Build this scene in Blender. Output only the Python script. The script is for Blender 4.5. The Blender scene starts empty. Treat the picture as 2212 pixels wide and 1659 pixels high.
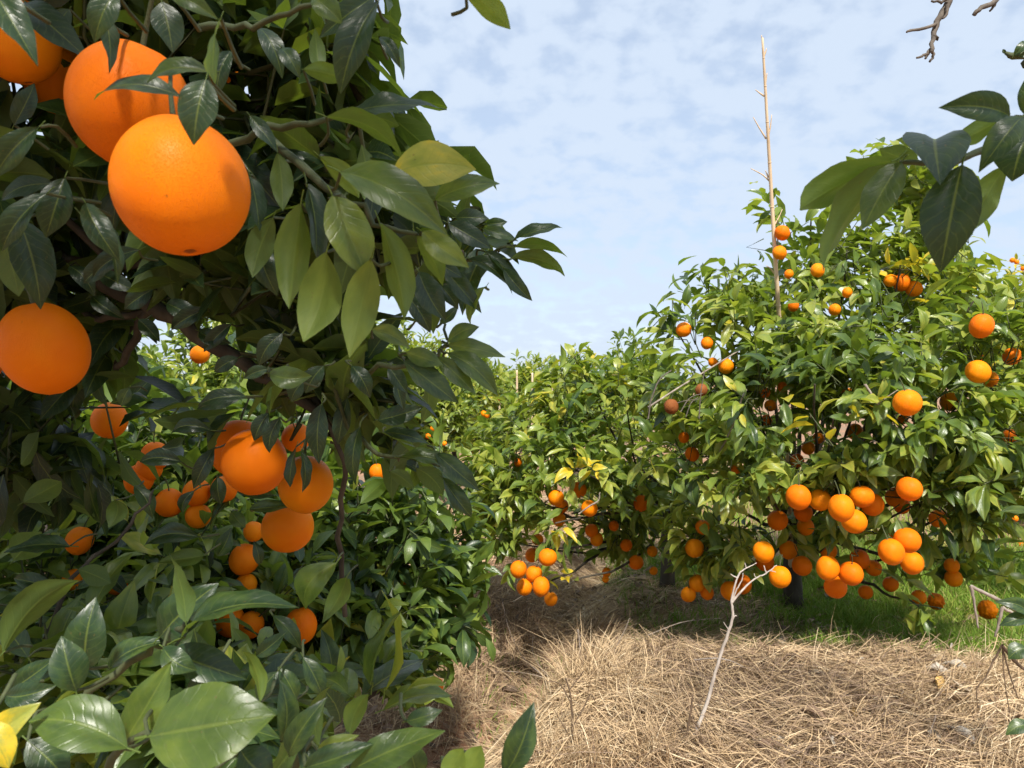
import bpy, math
import numpy as np
from mathutils import Vector, Matrix, Euler

# ------------------------------------------------------------------ camera, sky, sun, exposure
scene = bpy.context.scene
F, CU, CV, CH = 1580.0, 1106.0, 829.5, 1.15          # focal length and centre in a 2212 x 1659 frame, eye height
cam_d = bpy.data.cameras.new('camera')
cam_d.sensor_width = 36.0
cam_d.lens = 36.0 * F / 2212.0
cam_d.clip_start = 0.02
cam_d.clip_end = 900.0
cam_d.dof.use_dof = True
cam_d.dof.focus_distance = 1.25
cam_d.dof.aperture_fstop = 20.0
cam = bpy.data.objects.new('camera', cam_d)
scene.collection.objects.link(cam)
cam.location = (0, 0, CH)
cam.rotation_euler = (math.radians(90), 0, 0)
scene.camera = cam

SUN_EL, SUN_AZ = math.radians(51), math.radians(171)   # azimuth of the sun, clockwise from +Y: behind the camera, a little right
to_sun = Vector((math.sin(SUN_AZ) * math.cos(SUN_EL), math.cos(SUN_AZ) * math.cos(SUN_EL), math.sin(SUN_EL)))
sun_d = bpy.data.lights.new('sun', 'SUN')
sun_d.energy = 4.1
sun_d.angle = math.radians(5.0)
sun_d.color = (1.0, 0.95, 0.86)
sun = bpy.data.objects.new('sun', sun_d)
scene.collection.objects.link(sun)
sun.rotation_euler = to_sun.to_track_quat('Z', 'Y').to_euler()

world = bpy.data.worlds.new('World')
scene.world = world
world.use_nodes = True
wn, wl = world.node_tree.nodes, world.node_tree.links
wn.clear()
w_out = wn.new('ShaderNodeOutputWorld')
w_bg = wn.new('ShaderNodeBackground')
w_bg.inputs['Strength'].default_value = 0.11
sky = wn.new('ShaderNodeTexSky')
sky.sky_type = 'NISHITA'
sky.sun_disc = False
sky.sun_elevation = SUN_EL
sky.sun_rotation = SUN_AZ
sky.air_density = 1.0
sky.dust_density = 1.2
sky.ozone_density = 1.5
tc = wn.new('ShaderNodeTexCoord')
sep = wn.new('ShaderNodeSeparateXYZ')
wl.new(tc.outputs['Generated'], sep.inputs[0])
addz = wn.new('ShaderNodeMath'); addz.operation = 'ADD'; addz.inputs[1].default_value = 0.38
mxz = wn.new('ShaderNodeMath'); mxz.operation = 'MAXIMUM'; mxz.inputs[1].default_value = 0.0
wl.new(sep.outputs['Z'], mxz.inputs[0]); wl.new(mxz.outputs[0], addz.inputs[0])
dx = wn.new('ShaderNodeMath'); dx.operation = 'DIVIDE'
dy = wn.new('ShaderNodeMath'); dy.operation = 'DIVIDE'
wl.new(sep.outputs['X'], dx.inputs[0]); wl.new(addz.outputs[0], dx.inputs[1])
wl.new(sep.outputs['Y'], dy.inputs[0]); wl.new(addz.outputs[0], dy.inputs[1])
comb = wn.new('ShaderNodeCombineXYZ')
wl.new(dx.outputs[0], comb.inputs[0]); wl.new(dy.outputs[0], comb.inputs[1])
n1 = wn.new('ShaderNodeTexNoise'); n1.inputs['Scale'].default_value = 15.0; n1.inputs['Detail'].default_value = 6.0
n1.inputs['Roughness'].default_value = 0.5; n1.inputs['Distortion'].default_value = 0.1
n2 = wn.new('ShaderNodeTexNoise'); n2.inputs['Scale'].default_value = 2.2; n2.inputs['Detail'].default_value = 3.0
wl.new(comb.outputs[0], n1.inputs['Vector']); wl.new(comb.outputs[0], n2.inputs['Vector'])
nsum = wn.new('ShaderNodeMath'); nsum.operation = 'MULTIPLY_ADD'; nsum.inputs[1].default_value = 0.42
wl.new(n2.outputs['Fac'], nsum.inputs[0]); wl.new(n1.outputs['Fac'], nsum.inputs[2])
cr = wn.new('ShaderNodeMapRange'); cr.interpolation_type = 'SMOOTHSTEP'
cr.inputs['From Min'].default_value = 0.50; cr.inputs['From Max'].default_value = 0.78
cr.inputs['To Min'].default_value = 0.60; cr.inputs['To Max'].default_value = 0.96
wl.new(nsum.outputs[0], cr.inputs['Value'])
wmix = wn.new('ShaderNodeMix'); wmix.data_type = 'RGBA'
wl.new(cr.outputs[0], wmix.inputs['Factor'])
wl.new(sky.outputs[0], wmix.inputs['A'])
wmix.inputs['B'].default_value = (3.65, 4.25, 5.1, 1)
wl.new(wmix.outputs['Result'], w_bg.inputs['Color'])
wl.new(w_bg.outputs[0], w_out.inputs[0])

vs = scene.view_settings
vs.view_transform = 'Standard'
vs.look = 'None'
vs.gamma = 1.0
vs.use_curve_mapping = False
vs.exposure = 0.82
scene.cycles.use_denoising = True
scene.cycles.use_adaptive_sampling = True
scene.cycles.adaptive_threshold = 0.02
scene.cycles.max_bounces = 5
scene.cycles.diffuse_bounces = 2
scene.cycles.glossy_bounces = 2
scene.cycles.transmission_bounces = 3
scene.cycles.transparent_max_bounces = 4
scene.cycles.sample_clamp_indirect = 6.0

# ------------------------------------------------------------------ helpers
COL = scene.collection
rng = np.random.default_rng(7)
CAMP = np.array([0.0, 0.0, CH])
UP = np.array([0.0, 0.0, 1.0])


def at(u, v, d):
    """point at depth d (metres ahead of the eye) seen at u, v of the 2212 x 1659 frame"""
    return np.array([(u - CU) / F * d, d, CH - (v - CV) / F * d])


def proj(P):
    d = np.maximum(P[:, 1], 1e-3)
    return CU + P[:, 0] / d * F, CV - (P[:, 2] - CH) / d * F, P[:, 1]


def unit(a):
    return a / np.maximum(np.linalg.norm(a, axis=-1, keepdims=True), 1e-9)


def hash_noise(x, y, s=0):
    """smooth value noise on numpy arrays, about -1 .. 1"""
    xi, yi = np.floor(x), np.floor(y)
    fx, fy = x - xi, y - yi
    fx, fy = fx * fx * (3 - 2 * fx), fy * fy * (3 - 2 * fy)

    def h(a, b):
        q = np.sin(a * 127.1 + b * 311.7 + s * 74.7) * 43758.5453
        return (q - np.floor(q)) * 2 - 1
    return (h(xi, yi) * (1 - fx) + h(xi + 1, yi) * fx) * (1 - fy) + (h(xi, yi + 1) * (1 - fx) + h(xi + 1, yi + 1) * fx) * fy


def raw_mesh(name, co, faces, uv=None, tone=None, smooth=True):
    """faces: list of int arrays, each (n, k)"""
    me = bpy.data.meshes.new(name)
    co = np.ascontiguousarray(co, dtype=np.float32)
    me.vertices.add(len(co))
    me.vertices.foreach_set('co', co.ravel())
    loops = np.concatenate([f.ravel() for f in faces]).astype(np.int32)
    starts, s = [], 0
    for f in faces:
        starts.append(s + np.arange(len(f)) * f.shape[1])
        s += f.size
    starts = np.concatenate(starts).astype(np.int32)
    me.loops.add(len(loops))
    me.loops.foreach_set('vertex_index', loops)
    me.polygons.add(len(starts))
    me.polygons.foreach_set('loop_start', starts)
    if smooth:
        me.polygons.foreach_set('use_smooth', np.ones(len(starts), dtype=bool))
    if uv is not None:
        ul = me.uv_layers.new(name='UVMap')
        ul.data.foreach_set('uv', np.ascontiguousarray(uv[loops], dtype=np.float32).ravel())
    if tone is not None:
        a = me.attributes.new('tone', 'FLOAT', 'POINT')
        a.data.foreach_set('value', np.ascontiguousarray(tone, dtype=np.float32))
    me.update(calc_edges=True)
    me.validate()
    return me


def obj(name, me, parent=None, mat=None):
    o = bpy.data.objects.new(name, me)
    COL.objects.link(o)
    if mat is not None and len(me.materials) == 0:
        me.materials.append(mat)
    if parent is not None:
        o.parent = parent
    return o


def tag(o, label=None, cat=None, group=None, kind=None):
    if label: o['label'] = label
    if cat: o['category'] = cat
    if group: o['group'] = group
    if kind: o['kind'] = kind
    return o


def empty(name, loc, label, cat, group=None):
    e = bpy.data.objects.new(name, None)
    COL.objects.link(e)
    e.location = loc
    e.empty_display_size = 0.1
    tag(e, label, cat, group)
    return e


def in_poly(u, v, poly):
    inside = np.zeros(len(u), bool)
    n = len(poly)
    for i in range(n):
        x1, y1 = poly[i]; x2, y2 = poly[(i + 1) % n]
        c = ((y1 > v) != (y2 > v)) & (u < (x2 - x1) * (v - y1) / ((y2 - y1) if y2 != y1 else 1e-9) + x1)
        inside ^= c
    return inside


class Tubes:
    """collects tapered tubes into one mesh"""
    def __init__(self):
        self.co, self.q, self.t, self.uv, self.tone, self.n = [], [], [], [], [], 0

    def add(self, pts, rad, sides=6, tone=0.5, wob=0.0, cap=True):
        pts = np.asarray(pts, float)
        m = len(pts)
        rad = np.full(m, rad) if np.isscalar(rad) else np.asarray(rad, float)
        tan = unit(np.gradient(pts, axis=0))
        ref = np.array([0.31, 0.17, 0.93]) if abs(tan[0][2]) < 0.9 else np.array([0.93, 0.31, 0.17])
        a = unit(np.cross(tan, ref))
        b = np.cross(tan, a)
        ang = np.linspace(0, 2 * np.pi, sides, endpoint=False)
        ring = a[:, None, :] * np.cos(ang)[None, :, None] + b[:, None, :] * np.sin(ang)[None, :, None]
        rr = rad[:, None, None]
        if wob:
            rr = rr * (1 + wob * rng.normal(size=(m, sides, 1)))
        v = (pts[:, None, :] + ring * rr).reshape(-1, 3)
        i = np.arange(m - 1)[:, None] * sides
        j = np.arange(sides)[None, :]
        k = (j + 1) % sides
        q = np.stack([i + j, i + k, i + sides + k, i + sides + j], -1).reshape(-1, 4) + self.n
        self.co.append(v); self.q.append(q)
        uvv = np.stack([np.tile(ang / 6.2832, m), np.repeat(np.linspace(0, 1, m), sides)], -1)
        self.uv.append(uvv)
        self.tone.append(np.full(len(v), tone))
        if cap:
            tip = pts[-1] + tan[-1] * rad[-1] * 0.6
            self.co.append(tip[None]); self.uv.append(np.array([[0.5, 1.0]])); self.tone.append(np.array([tone]))
            l = (m - 1) * sides
            jj = np.arange(sides)
            self.t.append(np.stack([l + jj, l + (jj + 1) % sides, np.full(sides, m * sides)], -1) + self.n)
            self.n += 1
        self.n += len(v)

    def mesh(self, name):
        f = []
        if self.q: f.append(np.concatenate(self.q))
        if self.t: f.append(np.concatenate(self.t))
        return raw_mesh(name, np.concatenate(self.co), f, np.concatenate(self.uv), np.concatenate(self.tone))


def curve(pts, n=10, jit=0.0):
    """Catmull-Rom through points"""
    P = np.asarray(pts, float)
    if len(P) == 2:
        P = np.stack([P[0], (P[0] + P[1]) / 2, P[1]])
    Q = np.concatenate([[2 * P[0] - P[1]], P, [2 * P[-1] - P[-2]]])
    seg = len(P) - 1
    t = np.linspace(0, seg - 1e-6, n)
    i = t.astype(int)
    s = (t - i)[:, None]
    a, b, c, d = Q[i], Q[i + 1], Q[i + 2], Q[i + 3]
    r = 0.5 * (2 * b + (c - a) * s + (2 * a - 5 * b + 4 * c - d) * s ** 2 + (3 * b - a - 3 * c + d) * s ** 3)
    if jit:
        r[1:-1] += rng.normal(size=(n - 2, 3)) * jit
    return r


# ------------------------------------------------------------------ materials
def new_mat(name):
    m = bpy.data.materials.new(name)
    m.use_nodes = True
    nt = m.node_tree
    nt.nodes.clear()
    return m, nt.nodes, nt.links


def math_node(N, L, op, a, b=None, c=None):
    n = N.new('ShaderNodeMath'); n.operation = op
    for i, x in enumerate((a, b, c)):
        if x is None: continue
        if isinstance(x, (int, float)): n.inputs[i].default_value = x
        else: L.new(x, n.inputs[i])
    return n.outputs[0]


def mixc(N, L, fac, a, b, blend='MIX'):
    n = N.new('ShaderNodeMix'); n.data_type = 'RGBA'; n.blend_type = blend
    for key, x in (('Factor', fac), ('A', a), ('B', b)):
        if isinstance(x, (int, float)): n.inputs[key].default_value = x
        elif isinstance(x, tuple): n.inputs[key].default_value = (*x, 1)
        else: L.new(x, n.inputs[key])
    return n.outputs['Result']


def ramp(N, L, fac, stops):
    r = N.new('ShaderNodeValToRGB')
    e = r.color_ramp.elements
    while len(e) < len(stops): e.new(0.5)
    for k, (p, c) in enumerate(stops):
        e[k].position = p; e[k].color = (*c, 1)
    L.new(fac, r.inputs[0])
    return r.outputs[0]


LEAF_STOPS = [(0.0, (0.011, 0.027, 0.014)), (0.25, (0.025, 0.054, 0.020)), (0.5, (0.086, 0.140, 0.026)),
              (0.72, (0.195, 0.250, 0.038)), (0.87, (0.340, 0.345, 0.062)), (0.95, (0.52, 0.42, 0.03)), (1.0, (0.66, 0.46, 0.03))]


def leaf_mat(name, per_object, spots=0.0):
    m, N, L = new_mat(name)
    at_n = N.new('ShaderNodeAttribute')
    at_n.attribute_type = 'OBJECT' if per_object else 'GEOMETRY'
    at_n.attribute_name = 'tone'
    tone = at_n.outputs['Fac']
    uvn = N.new('ShaderNodeTexCoord')
    sp = N.new('ShaderNodeSeparateXYZ'); L.new(uvn.outputs['UV'], sp.inputs[0])
    ax = math_node(N, L, 'ABSOLUTE', math_node(N, L, 'MULTIPLY_ADD', sp.outputs[0], 2.0, -1.0))
    # blotches: paler towards the leaf margin in places, as chlorotic citrus leaves are
    blot = N.new('ShaderNodeTexNoise'); blot.inputs['Scale'].default_value = 2.6; blot.inputs['Detail'].default_value = 4
    mapv = N.new('ShaderNodeVectorMath'); mapv.operation = 'ADD'
    L.new(uvn.outputs['UV'], mapv.inputs[0])
    cmb = N.new('ShaderNodeCombineXYZ')
    tt = math_node(N, L, 'MULTIPLY', tone, 57.0)
    L.new(tt, cmb.inputs[0]); L.new(tt, cmb.inputs[2])
    L.new(cmb.outputs[0], mapv.inputs[1]); L.new(mapv.outputs[0], blot.inputs['Vector'])
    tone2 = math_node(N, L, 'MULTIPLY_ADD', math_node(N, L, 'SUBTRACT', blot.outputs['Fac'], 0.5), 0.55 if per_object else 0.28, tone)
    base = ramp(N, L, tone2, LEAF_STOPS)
    # veins
    rib = N.new('ShaderNodeMapRange'); rib.interpolation_type = 'SMOOTHSTEP'
    rib.inputs['From Min'].default_value = 0.02; rib.inputs['From Max'].default_value = 0.075
    rib.inputs['To Min'].default_value = 1; rib.inputs['To Max'].default_value = 0
    L.new(ax, rib.inputs['Value'])
    vphase = math_node(N, L, 'MULTIPLY_ADD', ax, -2.1, math_node(N, L, 'MULTIPLY_ADD', sp.outputs[1], 9.0, math_node(N, L, 'MULTIPLY', blot.outputs['Fac'], 1.6)))
    saw = math_node(N, L, 'ABSOLUTE', math_node(N, L, 'SUBTRACT', math_node(N, L, 'FRACT', vphase), 0.5))
    vein = N.new('ShaderNodeMapRange'); vein.interpolation_type = 'SMOOTHSTEP'
    vein.inputs['From Min'].default_value = 0.0; vein.inputs['From Max'].default_value = 0.13
    vein.inputs['To Min'].default_value = 1; vein.inputs['To Max'].default_value = 0
    L.new(saw, vein.inputs['Value'])
    ribc = mixc(N, L, math_node(N, L, 'MULTIPLY', rib.outputs[0], 0.42), base, (0.20, 0.26, 0.05))
    veinc = mixc(N, L, math_node(N, L, 'MULTIPLY', vein.outputs[0], 0.13), ribc, (0.16, 0.22, 0.05))
    # fine dirt
    geo = N.new('ShaderNodeNewGeometry')
    dirt = N.new('ShaderNodeTexNoise'); dirt.inputs['Scale'].default_value = 260; dirt.inputs['Detail'].default_value = 4
    L.new(geo.outputs['Position'], dirt.inputs['Vector'])
    dm = N.new('ShaderNodeMapRange'); dm.inputs['From Min'].default_value = 0.55; dm.inputs['From Max'].default_value = 0.8
    dm.inputs['To Max'].default_value = 0.13
    L.new(dirt.outputs['Fac'], dm.inputs['Value'])
    topc = mixc(N, L, dm.outputs[0], veinc, (0.16, 0.17, 0.12))
    under = mixc(N, L, 0.45, veinc, (0.125, 0.195, 0.028))
    col = mixc(N, L, geo.outputs['Backfacing'], topc, under)
    spk = N.new('ShaderNodeTexNoise'); spk.inputs['Scale'].default_value = 15.0; spk.inputs['Detail'].default_value = 2.0
    L.new(mapv.outputs[0], spk.inputs['Vector'])
    spm = N.new('ShaderNodeMapRange'); spm.inputs['From Min'].default_value = 0.70; spm.inputs['From Max'].default_value = 0.76; spm.inputs['To Max'].default_value = 0.65
    L.new(spk.outputs['Fac'], spm.inputs['Value'])
    col = mixc(N, L, spm.outputs[0], col, (0.13, 0.095, 0.03))
    bmp = N.new('ShaderNodeBump'); bmp.inputs['Strength'].default_value = 0.22; bmp.inputs['Distance'].default_value = 0.002
    hgt = math_node(N, L, 'ADD', math_node(N, L, 'MULTIPLY', rib.outputs[0], -1.0), math_node(N, L, 'MULTIPLY_ADD', vein.outputs[0], -0.28, math_node(N, L, 'MULTIPLY', dirt.outputs['Fac'], 0.25)))
    L.new(hgt, bmp.inputs['Height'])
    bs = N.new('ShaderNodeBsdfPrincipled')
    L.new(col, bs.inputs['Base Color'])
    rough = math_node(N, L, 'MULTIPLY_ADD', geo.outputs['Backfacing'], 0.22, math_node(N, L, 'MULTIPLY_ADD', dirt.outputs['Fac'], 0.22, 0.24))
    L.new(rough, bs.inputs['Roughness'])
    bs.inputs['Specular IOR Level'].default_value = 0.5
    L.new(bmp.outputs[0], bs.inputs['Normal'])
    tr = N.new('ShaderNodeBsdfTranslucent')
    trc = mixc(N, L, 0.12, mixc(N, L, 1.0, col, (2.9, 2.7, 1.3), 'MULTIPLY'), (0.25, 0.36, 0.03))
    L.new(trc, tr.inputs['Color'])
    mx = N.new('ShaderNodeMixShader'); mx.inputs[0].default_value = 0.30
    L.new(bs.outputs[0], mx.inputs[1]); L.new(tr.outputs[0], mx.inputs[2])
    out = N.new('ShaderNodeOutputMaterial'); L.new(mx.outputs[0], out.inputs[0])
    return m


def simple_mat(name, stops, scale=30.0, rough=0.8, bump=0.4, stretch=None, use_tone=0.0, detail=5, dist=0.004, spec=0.3, coord='Object'):
    m, N, L = new_mat(name)
    tcn = N.new('ShaderNodeTexCoord')
    mp = N.new('ShaderNodeMapping'); L.new(tcn.outputs[coord], mp.inputs[0])
    mp.inputs['Scale'].default_value = stretch or (1, 1, 1)
    nz = N.new('ShaderNodeTexNoise'); nz.inputs['Scale'].default_value = scale; nz.inputs['Detail'].default_value = detail
    nz.inputs['Roughness'].default_value = 0.6
    L.new(mp.outputs[0], nz.inputs['Vector'])
    fac = nz.outputs['Fac']
    if use_tone:
        a = N.new('ShaderNodeAttribute'); a.attribute_name = 'tone'
        fac = math_node(N, L, 'ADD', math_node(N, L, 'MULTIPLY', fac, 1 - use_tone), math_node(N, L, 'MULTIPLY', a.outputs['Fac'], use_tone))
    c = ramp(N, L, fac, stops)
    b = N.new('ShaderNodeBump'); b.inputs['Strength'].default_value = bump; b.inputs['Distance'].default_value = dist
    L.new(nz.outputs['Fac'], b.inputs['Height'])
    bs = N.new('ShaderNodeBsdfPrincipled'); L.new(c, bs.inputs['Base Color'])
    bs.inputs['Roughness'].default_value = rough
    bs.inputs['Specular IOR Level'].default_value = spec
    L.new(b.outputs[0], bs.inputs['Normal'])
    out = N.new('ShaderNodeOutputMaterial'); L.new(bs.outputs[0], out.inputs[0])
    return m


def blade_mat(name, stops, trans=0.2):
    m, N, L = new_mat(name)
    a = N.new('ShaderNodeAttribute'); a.attribute_name = 'tone'
    c = ramp(N, L, a.outputs['Fac'], stops)
    bs = N.new('ShaderNodeBsdfPrincipled'); L.new(c, bs.inputs['Base Color'])
    bs.inputs['Roughness'].default_value = 0.6
    bs.inputs['Specular IOR Level'].default_value = 0.3
    tr = N.new('ShaderNodeBsdfTranslucent'); L.new(c, tr.inputs['Color'])
    mx = N.new('ShaderNodeMixShader'); mx.inputs[0].default_value = trans
    L.new(bs.outputs[0], mx.inputs[1]); L.new(tr.outputs[0], mx.inputs[2])
    out = N.new('ShaderNodeOutputMaterial'); L.new(mx.outputs[0], out.inputs[0])
    return m


def orange_mat(name, stops, rough=0.48):
    m, N, L = new_mat(name)
    tcn = N.new('ShaderNodeTexCoord')
    oi = N.new('ShaderNodeObjectInfo')
    ov = N.new('ShaderNodeVectorMath'); ov.operation = 'ADD'
    L.new(tcn.outputs['Object'], ov.inputs[0])
    cm = N.new('ShaderNodeCombineXYZ')
    rr = math_node(N, L, 'MULTIPLY', oi.outputs['Random'], 31.0)
    L.new(rr, cm.inputs[0]); L.new(rr, cm.inputs[1]); L.new(cm.outputs[0], ov.inputs[1])
    big = N.new('ShaderNodeTexNoise'); big.inputs['Scale'].default_value = 1.6; big.inputs['Detail'].default_value = 3
    L.new(ov.outputs[0], big.inputs['Vector'])
    fac = math_node(N, L, 'MULTIPLY_ADD', oi.outputs['Random'], 0.45, math_node(N, L, 'MULTIPLY', big.outputs['Fac'], 0.6))
    c = ramp(N, L, fac, stops)
    # small scars and specks
    sc = N.new('ShaderNodeTexNoise'); sc.inputs['Scale'].default_value = 9.0; sc.inputs['Detail'].default_value = 5; sc.inputs['Roughness'].default_value = 0.62
    L.new(ov.outputs[0], sc.inputs['Vector'])
    sm = N.new('ShaderNodeMapRange'); sm.inputs['From Min'].default_value = 0.70; sm.inputs['From Max'].default_value = 0.78; sm.inputs['To Max'].default_value = 0.7
    L.new(sc.outputs['Fac'], sm.inputs['Value'])
    c2 = mixc(N, L, sm.outputs[0], c, (0.17, 0.055, 0.012))
    nrm = N.new('ShaderNodeVectorMath'); nrm.operation = 'NORMALIZE'; L.new(tcn.outputs['Object'], nrm.inputs[0])
    spz = N.new('ShaderNodeSeparateXYZ'); L.new(nrm.outputs[0], spz.inputs[0])
    nv_ = N.new('ShaderNodeMapRange'); nv_.interpolation_type = 'SMOOTHSTEP'
    nv_.inputs['From Min'].default_value = -0.9945; nv_.inputs['From Max'].default_value = -0.9985; nv_.inputs['To Max'].default_value = 0.8
    L.new(math_node(N, L, 'MULTIPLY_ADD', sc.outputs['Fac'], 0.008, math_node(N, L, 'SUBTRACT', spz.outputs[2], 0.004)), nv_.inputs['Value'])
    c2 = mixc(N, L, nv_.outputs[0], c2, (0.14, 0.05, 0.015))
    vo = N.new('ShaderNodeTexVoronoi'); vo.inputs['Scale'].default_value = 105.0
    L.new(ov.outputs[0], vo.inputs['Vector'])
    pore = N.new('ShaderNodeMapRange'); pore.interpolation_type = 'SMOOTHSTEP'
    pore.inputs['From Min'].default_value = 0.0; pore.inputs['From Max'].default_value = 0.45
    L.new(vo.outputs['Distance'], pore.inputs['Value'])
    hb = math_node(N, L, 'MULTIPLY_ADD', big.outputs['Fac'], 1.5, pore.outputs[0])
    b = N.new('ShaderNodeBump'); b.inputs['Strength'].default_value = 0.55; b.inputs['Distance'].default_value = 0.0014
    L.new(hb, b.inputs['Height'])
    bs = N.new('ShaderNodeBsdfPrincipled')
    L.new(c2, bs.inputs['Base Color'])
    bs.inputs['Roughness'].default_value = rough
    bs.inputs['Specular IOR Level'].default_value = 0.14
    bs.inputs['Subsurface Weight'].default_value = 0.0
    bs.inputs['Subsurface Radius'].default_value = (0.02, 0.006, 0.001)
    bs.inputs['Subsurface Scale'].default_value = 0.2
    L.new(b.outputs[0], bs.inputs['Normal'])
    out = N.new('ShaderNodeOutputMaterial'); L.new(bs.outputs[0], out.inputs[0])
    return m


M_LEAF = leaf_mat('citrus_leaf_single', True)
M_MASS = leaf_mat('citrus_leaf_mass', False)
M_ORANGE = orange_mat('orange_peel', [(0.15, (0.76, 0.128, 0.0015)), (0.5, (0.86, 0.195, 0.002)), (0.85, (0.90, 0.290, 0.003))])
M_ROTTEN = orange_mat('brown_peel', [(0.15, (0.13, 0.035, 0.012)), (0.5, (0.21, 0.065, 0.018)), (0.85, (0.30, 0.11, 0.03))], 0.7)
M_BARK = simple_mat('citrus_bark', [(0.2, (0.026, 0.021, 0.015)), (0.5, (0.062, 0.052, 0.038)), (0.8, (0.13, 0.11, 0.082))], 26, 0.9, 0.9, (1, 1, 0.25))
M_TWIG = simple_mat('green_twig', [(0.2, (0.040, 0.055, 0.022)), (0.6, (0.085, 0.10, 0.045)), (0.9, (0.17, 0.16, 0.10))], 60, 0.7, 0.3)
M_DEAD = simple_mat('dead_wood', [(0.25, (0.12, 0.095, 0.075)), (0.5, (0.27, 0.22, 0.18)), (0.8, (0.48, 0.41, 0.35))], 45, 0.85, 0.6, (1, 1, 0.3))
M_PALE = simple_mat('bleached_wood', [(0.25, (0.22, 0.175, 0.14)), (0.5, (0.46, 0.40, 0.345)), (0.75, (0.66, 0.60, 0.53))], 60, 0.8, 0.5, (1, 1, 0.35))
M_GREYTWIG = simple_mat('grey_dead_twig', [(0.2, (0.045, 0.036, 0.03)), (0.5, (0.12, 0.10, 0.082)), (0.85, (0.24, 0.205, 0.17))], 60, 0.9, 0.6)
M_BROWN = simple_mat('brown_dead_stem', [(0.2, (0.045, 0.03, 0.02)), (0.5, (0.12, 0.08, 0.05)), (0.85, (0.25, 0.18, 0.12))], 60, 0.9, 0.5)
M_BAMBOO = simple_mat('dry_bamboo', [(0.2, (0.40, 0.27, 0.15)), (0.5, (0.66, 0.50, 0.33)), (0.85, (0.80, 0.66, 0.48))], 18, 0.55, 0.25, (1, 1, 0.12))
M_CALYX = simple_mat('calyx', [(0.2, (0.06, 0.07, 0.02)), (0.8, (0.17, 0.18, 0.06))], 80, 0.8, 0.3)
M_HUSK = simple_mat('bleached_litter', [(0.2, (0.26, 0.21, 0.16)), (0.5, (0.48, 0.42, 0.34)), (0.8, (0.68, 0.62, 0.53))], 40, 0.85, 0.5)
M_TAN = simple_mat('tan_litter', [(0.2, (0.38, 0.22, 0.07)), (0.5, (0.62, 0.40, 0.13)), (0.8, (0.74, 0.54, 0.24))], 40, 0.8, 0.5)
M_STRAW = blade_mat('straw', [(0.0, (0.11, 0.075, 0.052)), (0.25, (0.27, 0.185, 0.125)), (0.55, (0.50, 0.352, 0.200)), (0.8, (0.66, 0.49, 0.29)), (1.0, (0.78, 0.64, 0.43))], 0.15)
M_GRASS = blade_mat('grass', [(0.0, (0.09, 0.18, 0.02)), (0.4, (0.17, 0.30, 0.03)), (0.7, (0.25, 0.34, 0.045)), (0.9, (0.36, 0.32, 0.08)), (1.0, (0.50, 0.40, 0.17))], 0.3)


def ground_mat():
    m, N, L = new_mat('orchard_soil')
    geo = N.new('ShaderNodeNewGeometry')
    n1 = N.new('ShaderNodeTexNoise'); n1.inputs['Scale'].default_value = 9; n1.inputs['Detail'].default_value = 8; n1.inputs['Roughness'].default_value = 0.65
    n2 = N.new('ShaderNodeTexNoise'); n2.inputs['Scale'].default_value = 1.1; n2.inputs['Detail'].default_value = 3
    n3 = N.new('ShaderNodeTexNoise'); n3.inputs['Scale'].default_value = 120; n3.inputs['Detail'].default_value = 4
    for n in (n1, n2, n3): L.new(geo.outputs['Position'], n.inputs['Vector'])
    soil = ramp(N, L, n1.outputs['Fac'], [(0.3, (0.24, 0.105, 0.055)), (0.5, (0.42, 0.20, 0.115)), (0.7, (0.52, 0.28, 0.17))])
    lit = ramp(N, L, n3.outputs['Fac'], [(0.35, (0.12, 0.085, 0.055)), (0.55, (0.28, 0.20, 0.13)), (0.75, (0.44, 0.33, 0.21))])
    mk = N.new('ShaderNodeMapRange'); mk.inputs['From Min'].default_value = 0.42; mk.inputs['From Max'].default_value = 0.58
    L.new(n2.outputs['Fac'], mk.inputs['Value'])
    c = mixc(N, L, math_node(N, L, 'MULTIPLY_ADD', mk.outputs[0], 0.45, 0.45), soil, lit)
    at_n = N.new('ShaderNodeAttribute'); at_n.attribute_name = 'tone'    # 1 where bare red soil is laid open
    c = mixc(N, L, at_n.outputs['Fac'], c, soil)
    b = N.new('ShaderNodeBump'); b.inputs['Strength'].default_value = 0.8; b.inputs['Distance'].default_value = 0.02
    L.new(math_node(N, L, 'ADD', n1.outputs['Fac'], math_node(N, L, 'MULTIPLY', n3.outputs['Fac'], 0.4)), b.inputs['Height'])
    bs = N.new('ShaderNodeBsdfPrincipled'); L.new(c, bs.inputs['Base Color'])
    bs.inputs['Roughness'].default_value = 0.95
    bs.inputs['Specular IOR Level'].default_value = 0.15
    L.new(b.outputs[0], bs.inputs['Normal'])
    out = N.new('ShaderNodeOutputMaterial'); L.new(bs.outputs[0], out.inputs[0])
    return m


M_GROUND = ground_mat()

# ------------------------------------------------------------------ ground
DITCH = np.array([(-0.80, 1.5), (-0.42, 2.2), (-0.18, 2.73), (0.08, 3.2), (0.20, 3.57), (0.52, 4.5), (0.9, 6.2)])


def bare_soil(x, y):
    return np.exp(-(((x - 0.05) - (y - 3.14) * 0.55) / 0.085) ** 2 - ((y - 3.14) / 0.21) ** 2)


def ditch_dist(x, y):
    best = np.full(np.shape(x), 1e9)
    for (ax, ay), (bx, by) in zip(DITCH[:-1], DITCH[1:]):
        vx, vy = bx - ax, by - ay
        t = np.clip(((x - ax) * vx + (y - ay) * vy) / (vx * vx + vy * vy), 0, 1)
        best = np.minimum(best, np.hypot(x - ax - t * vx, y - ay - t * vy))
    return best


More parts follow.
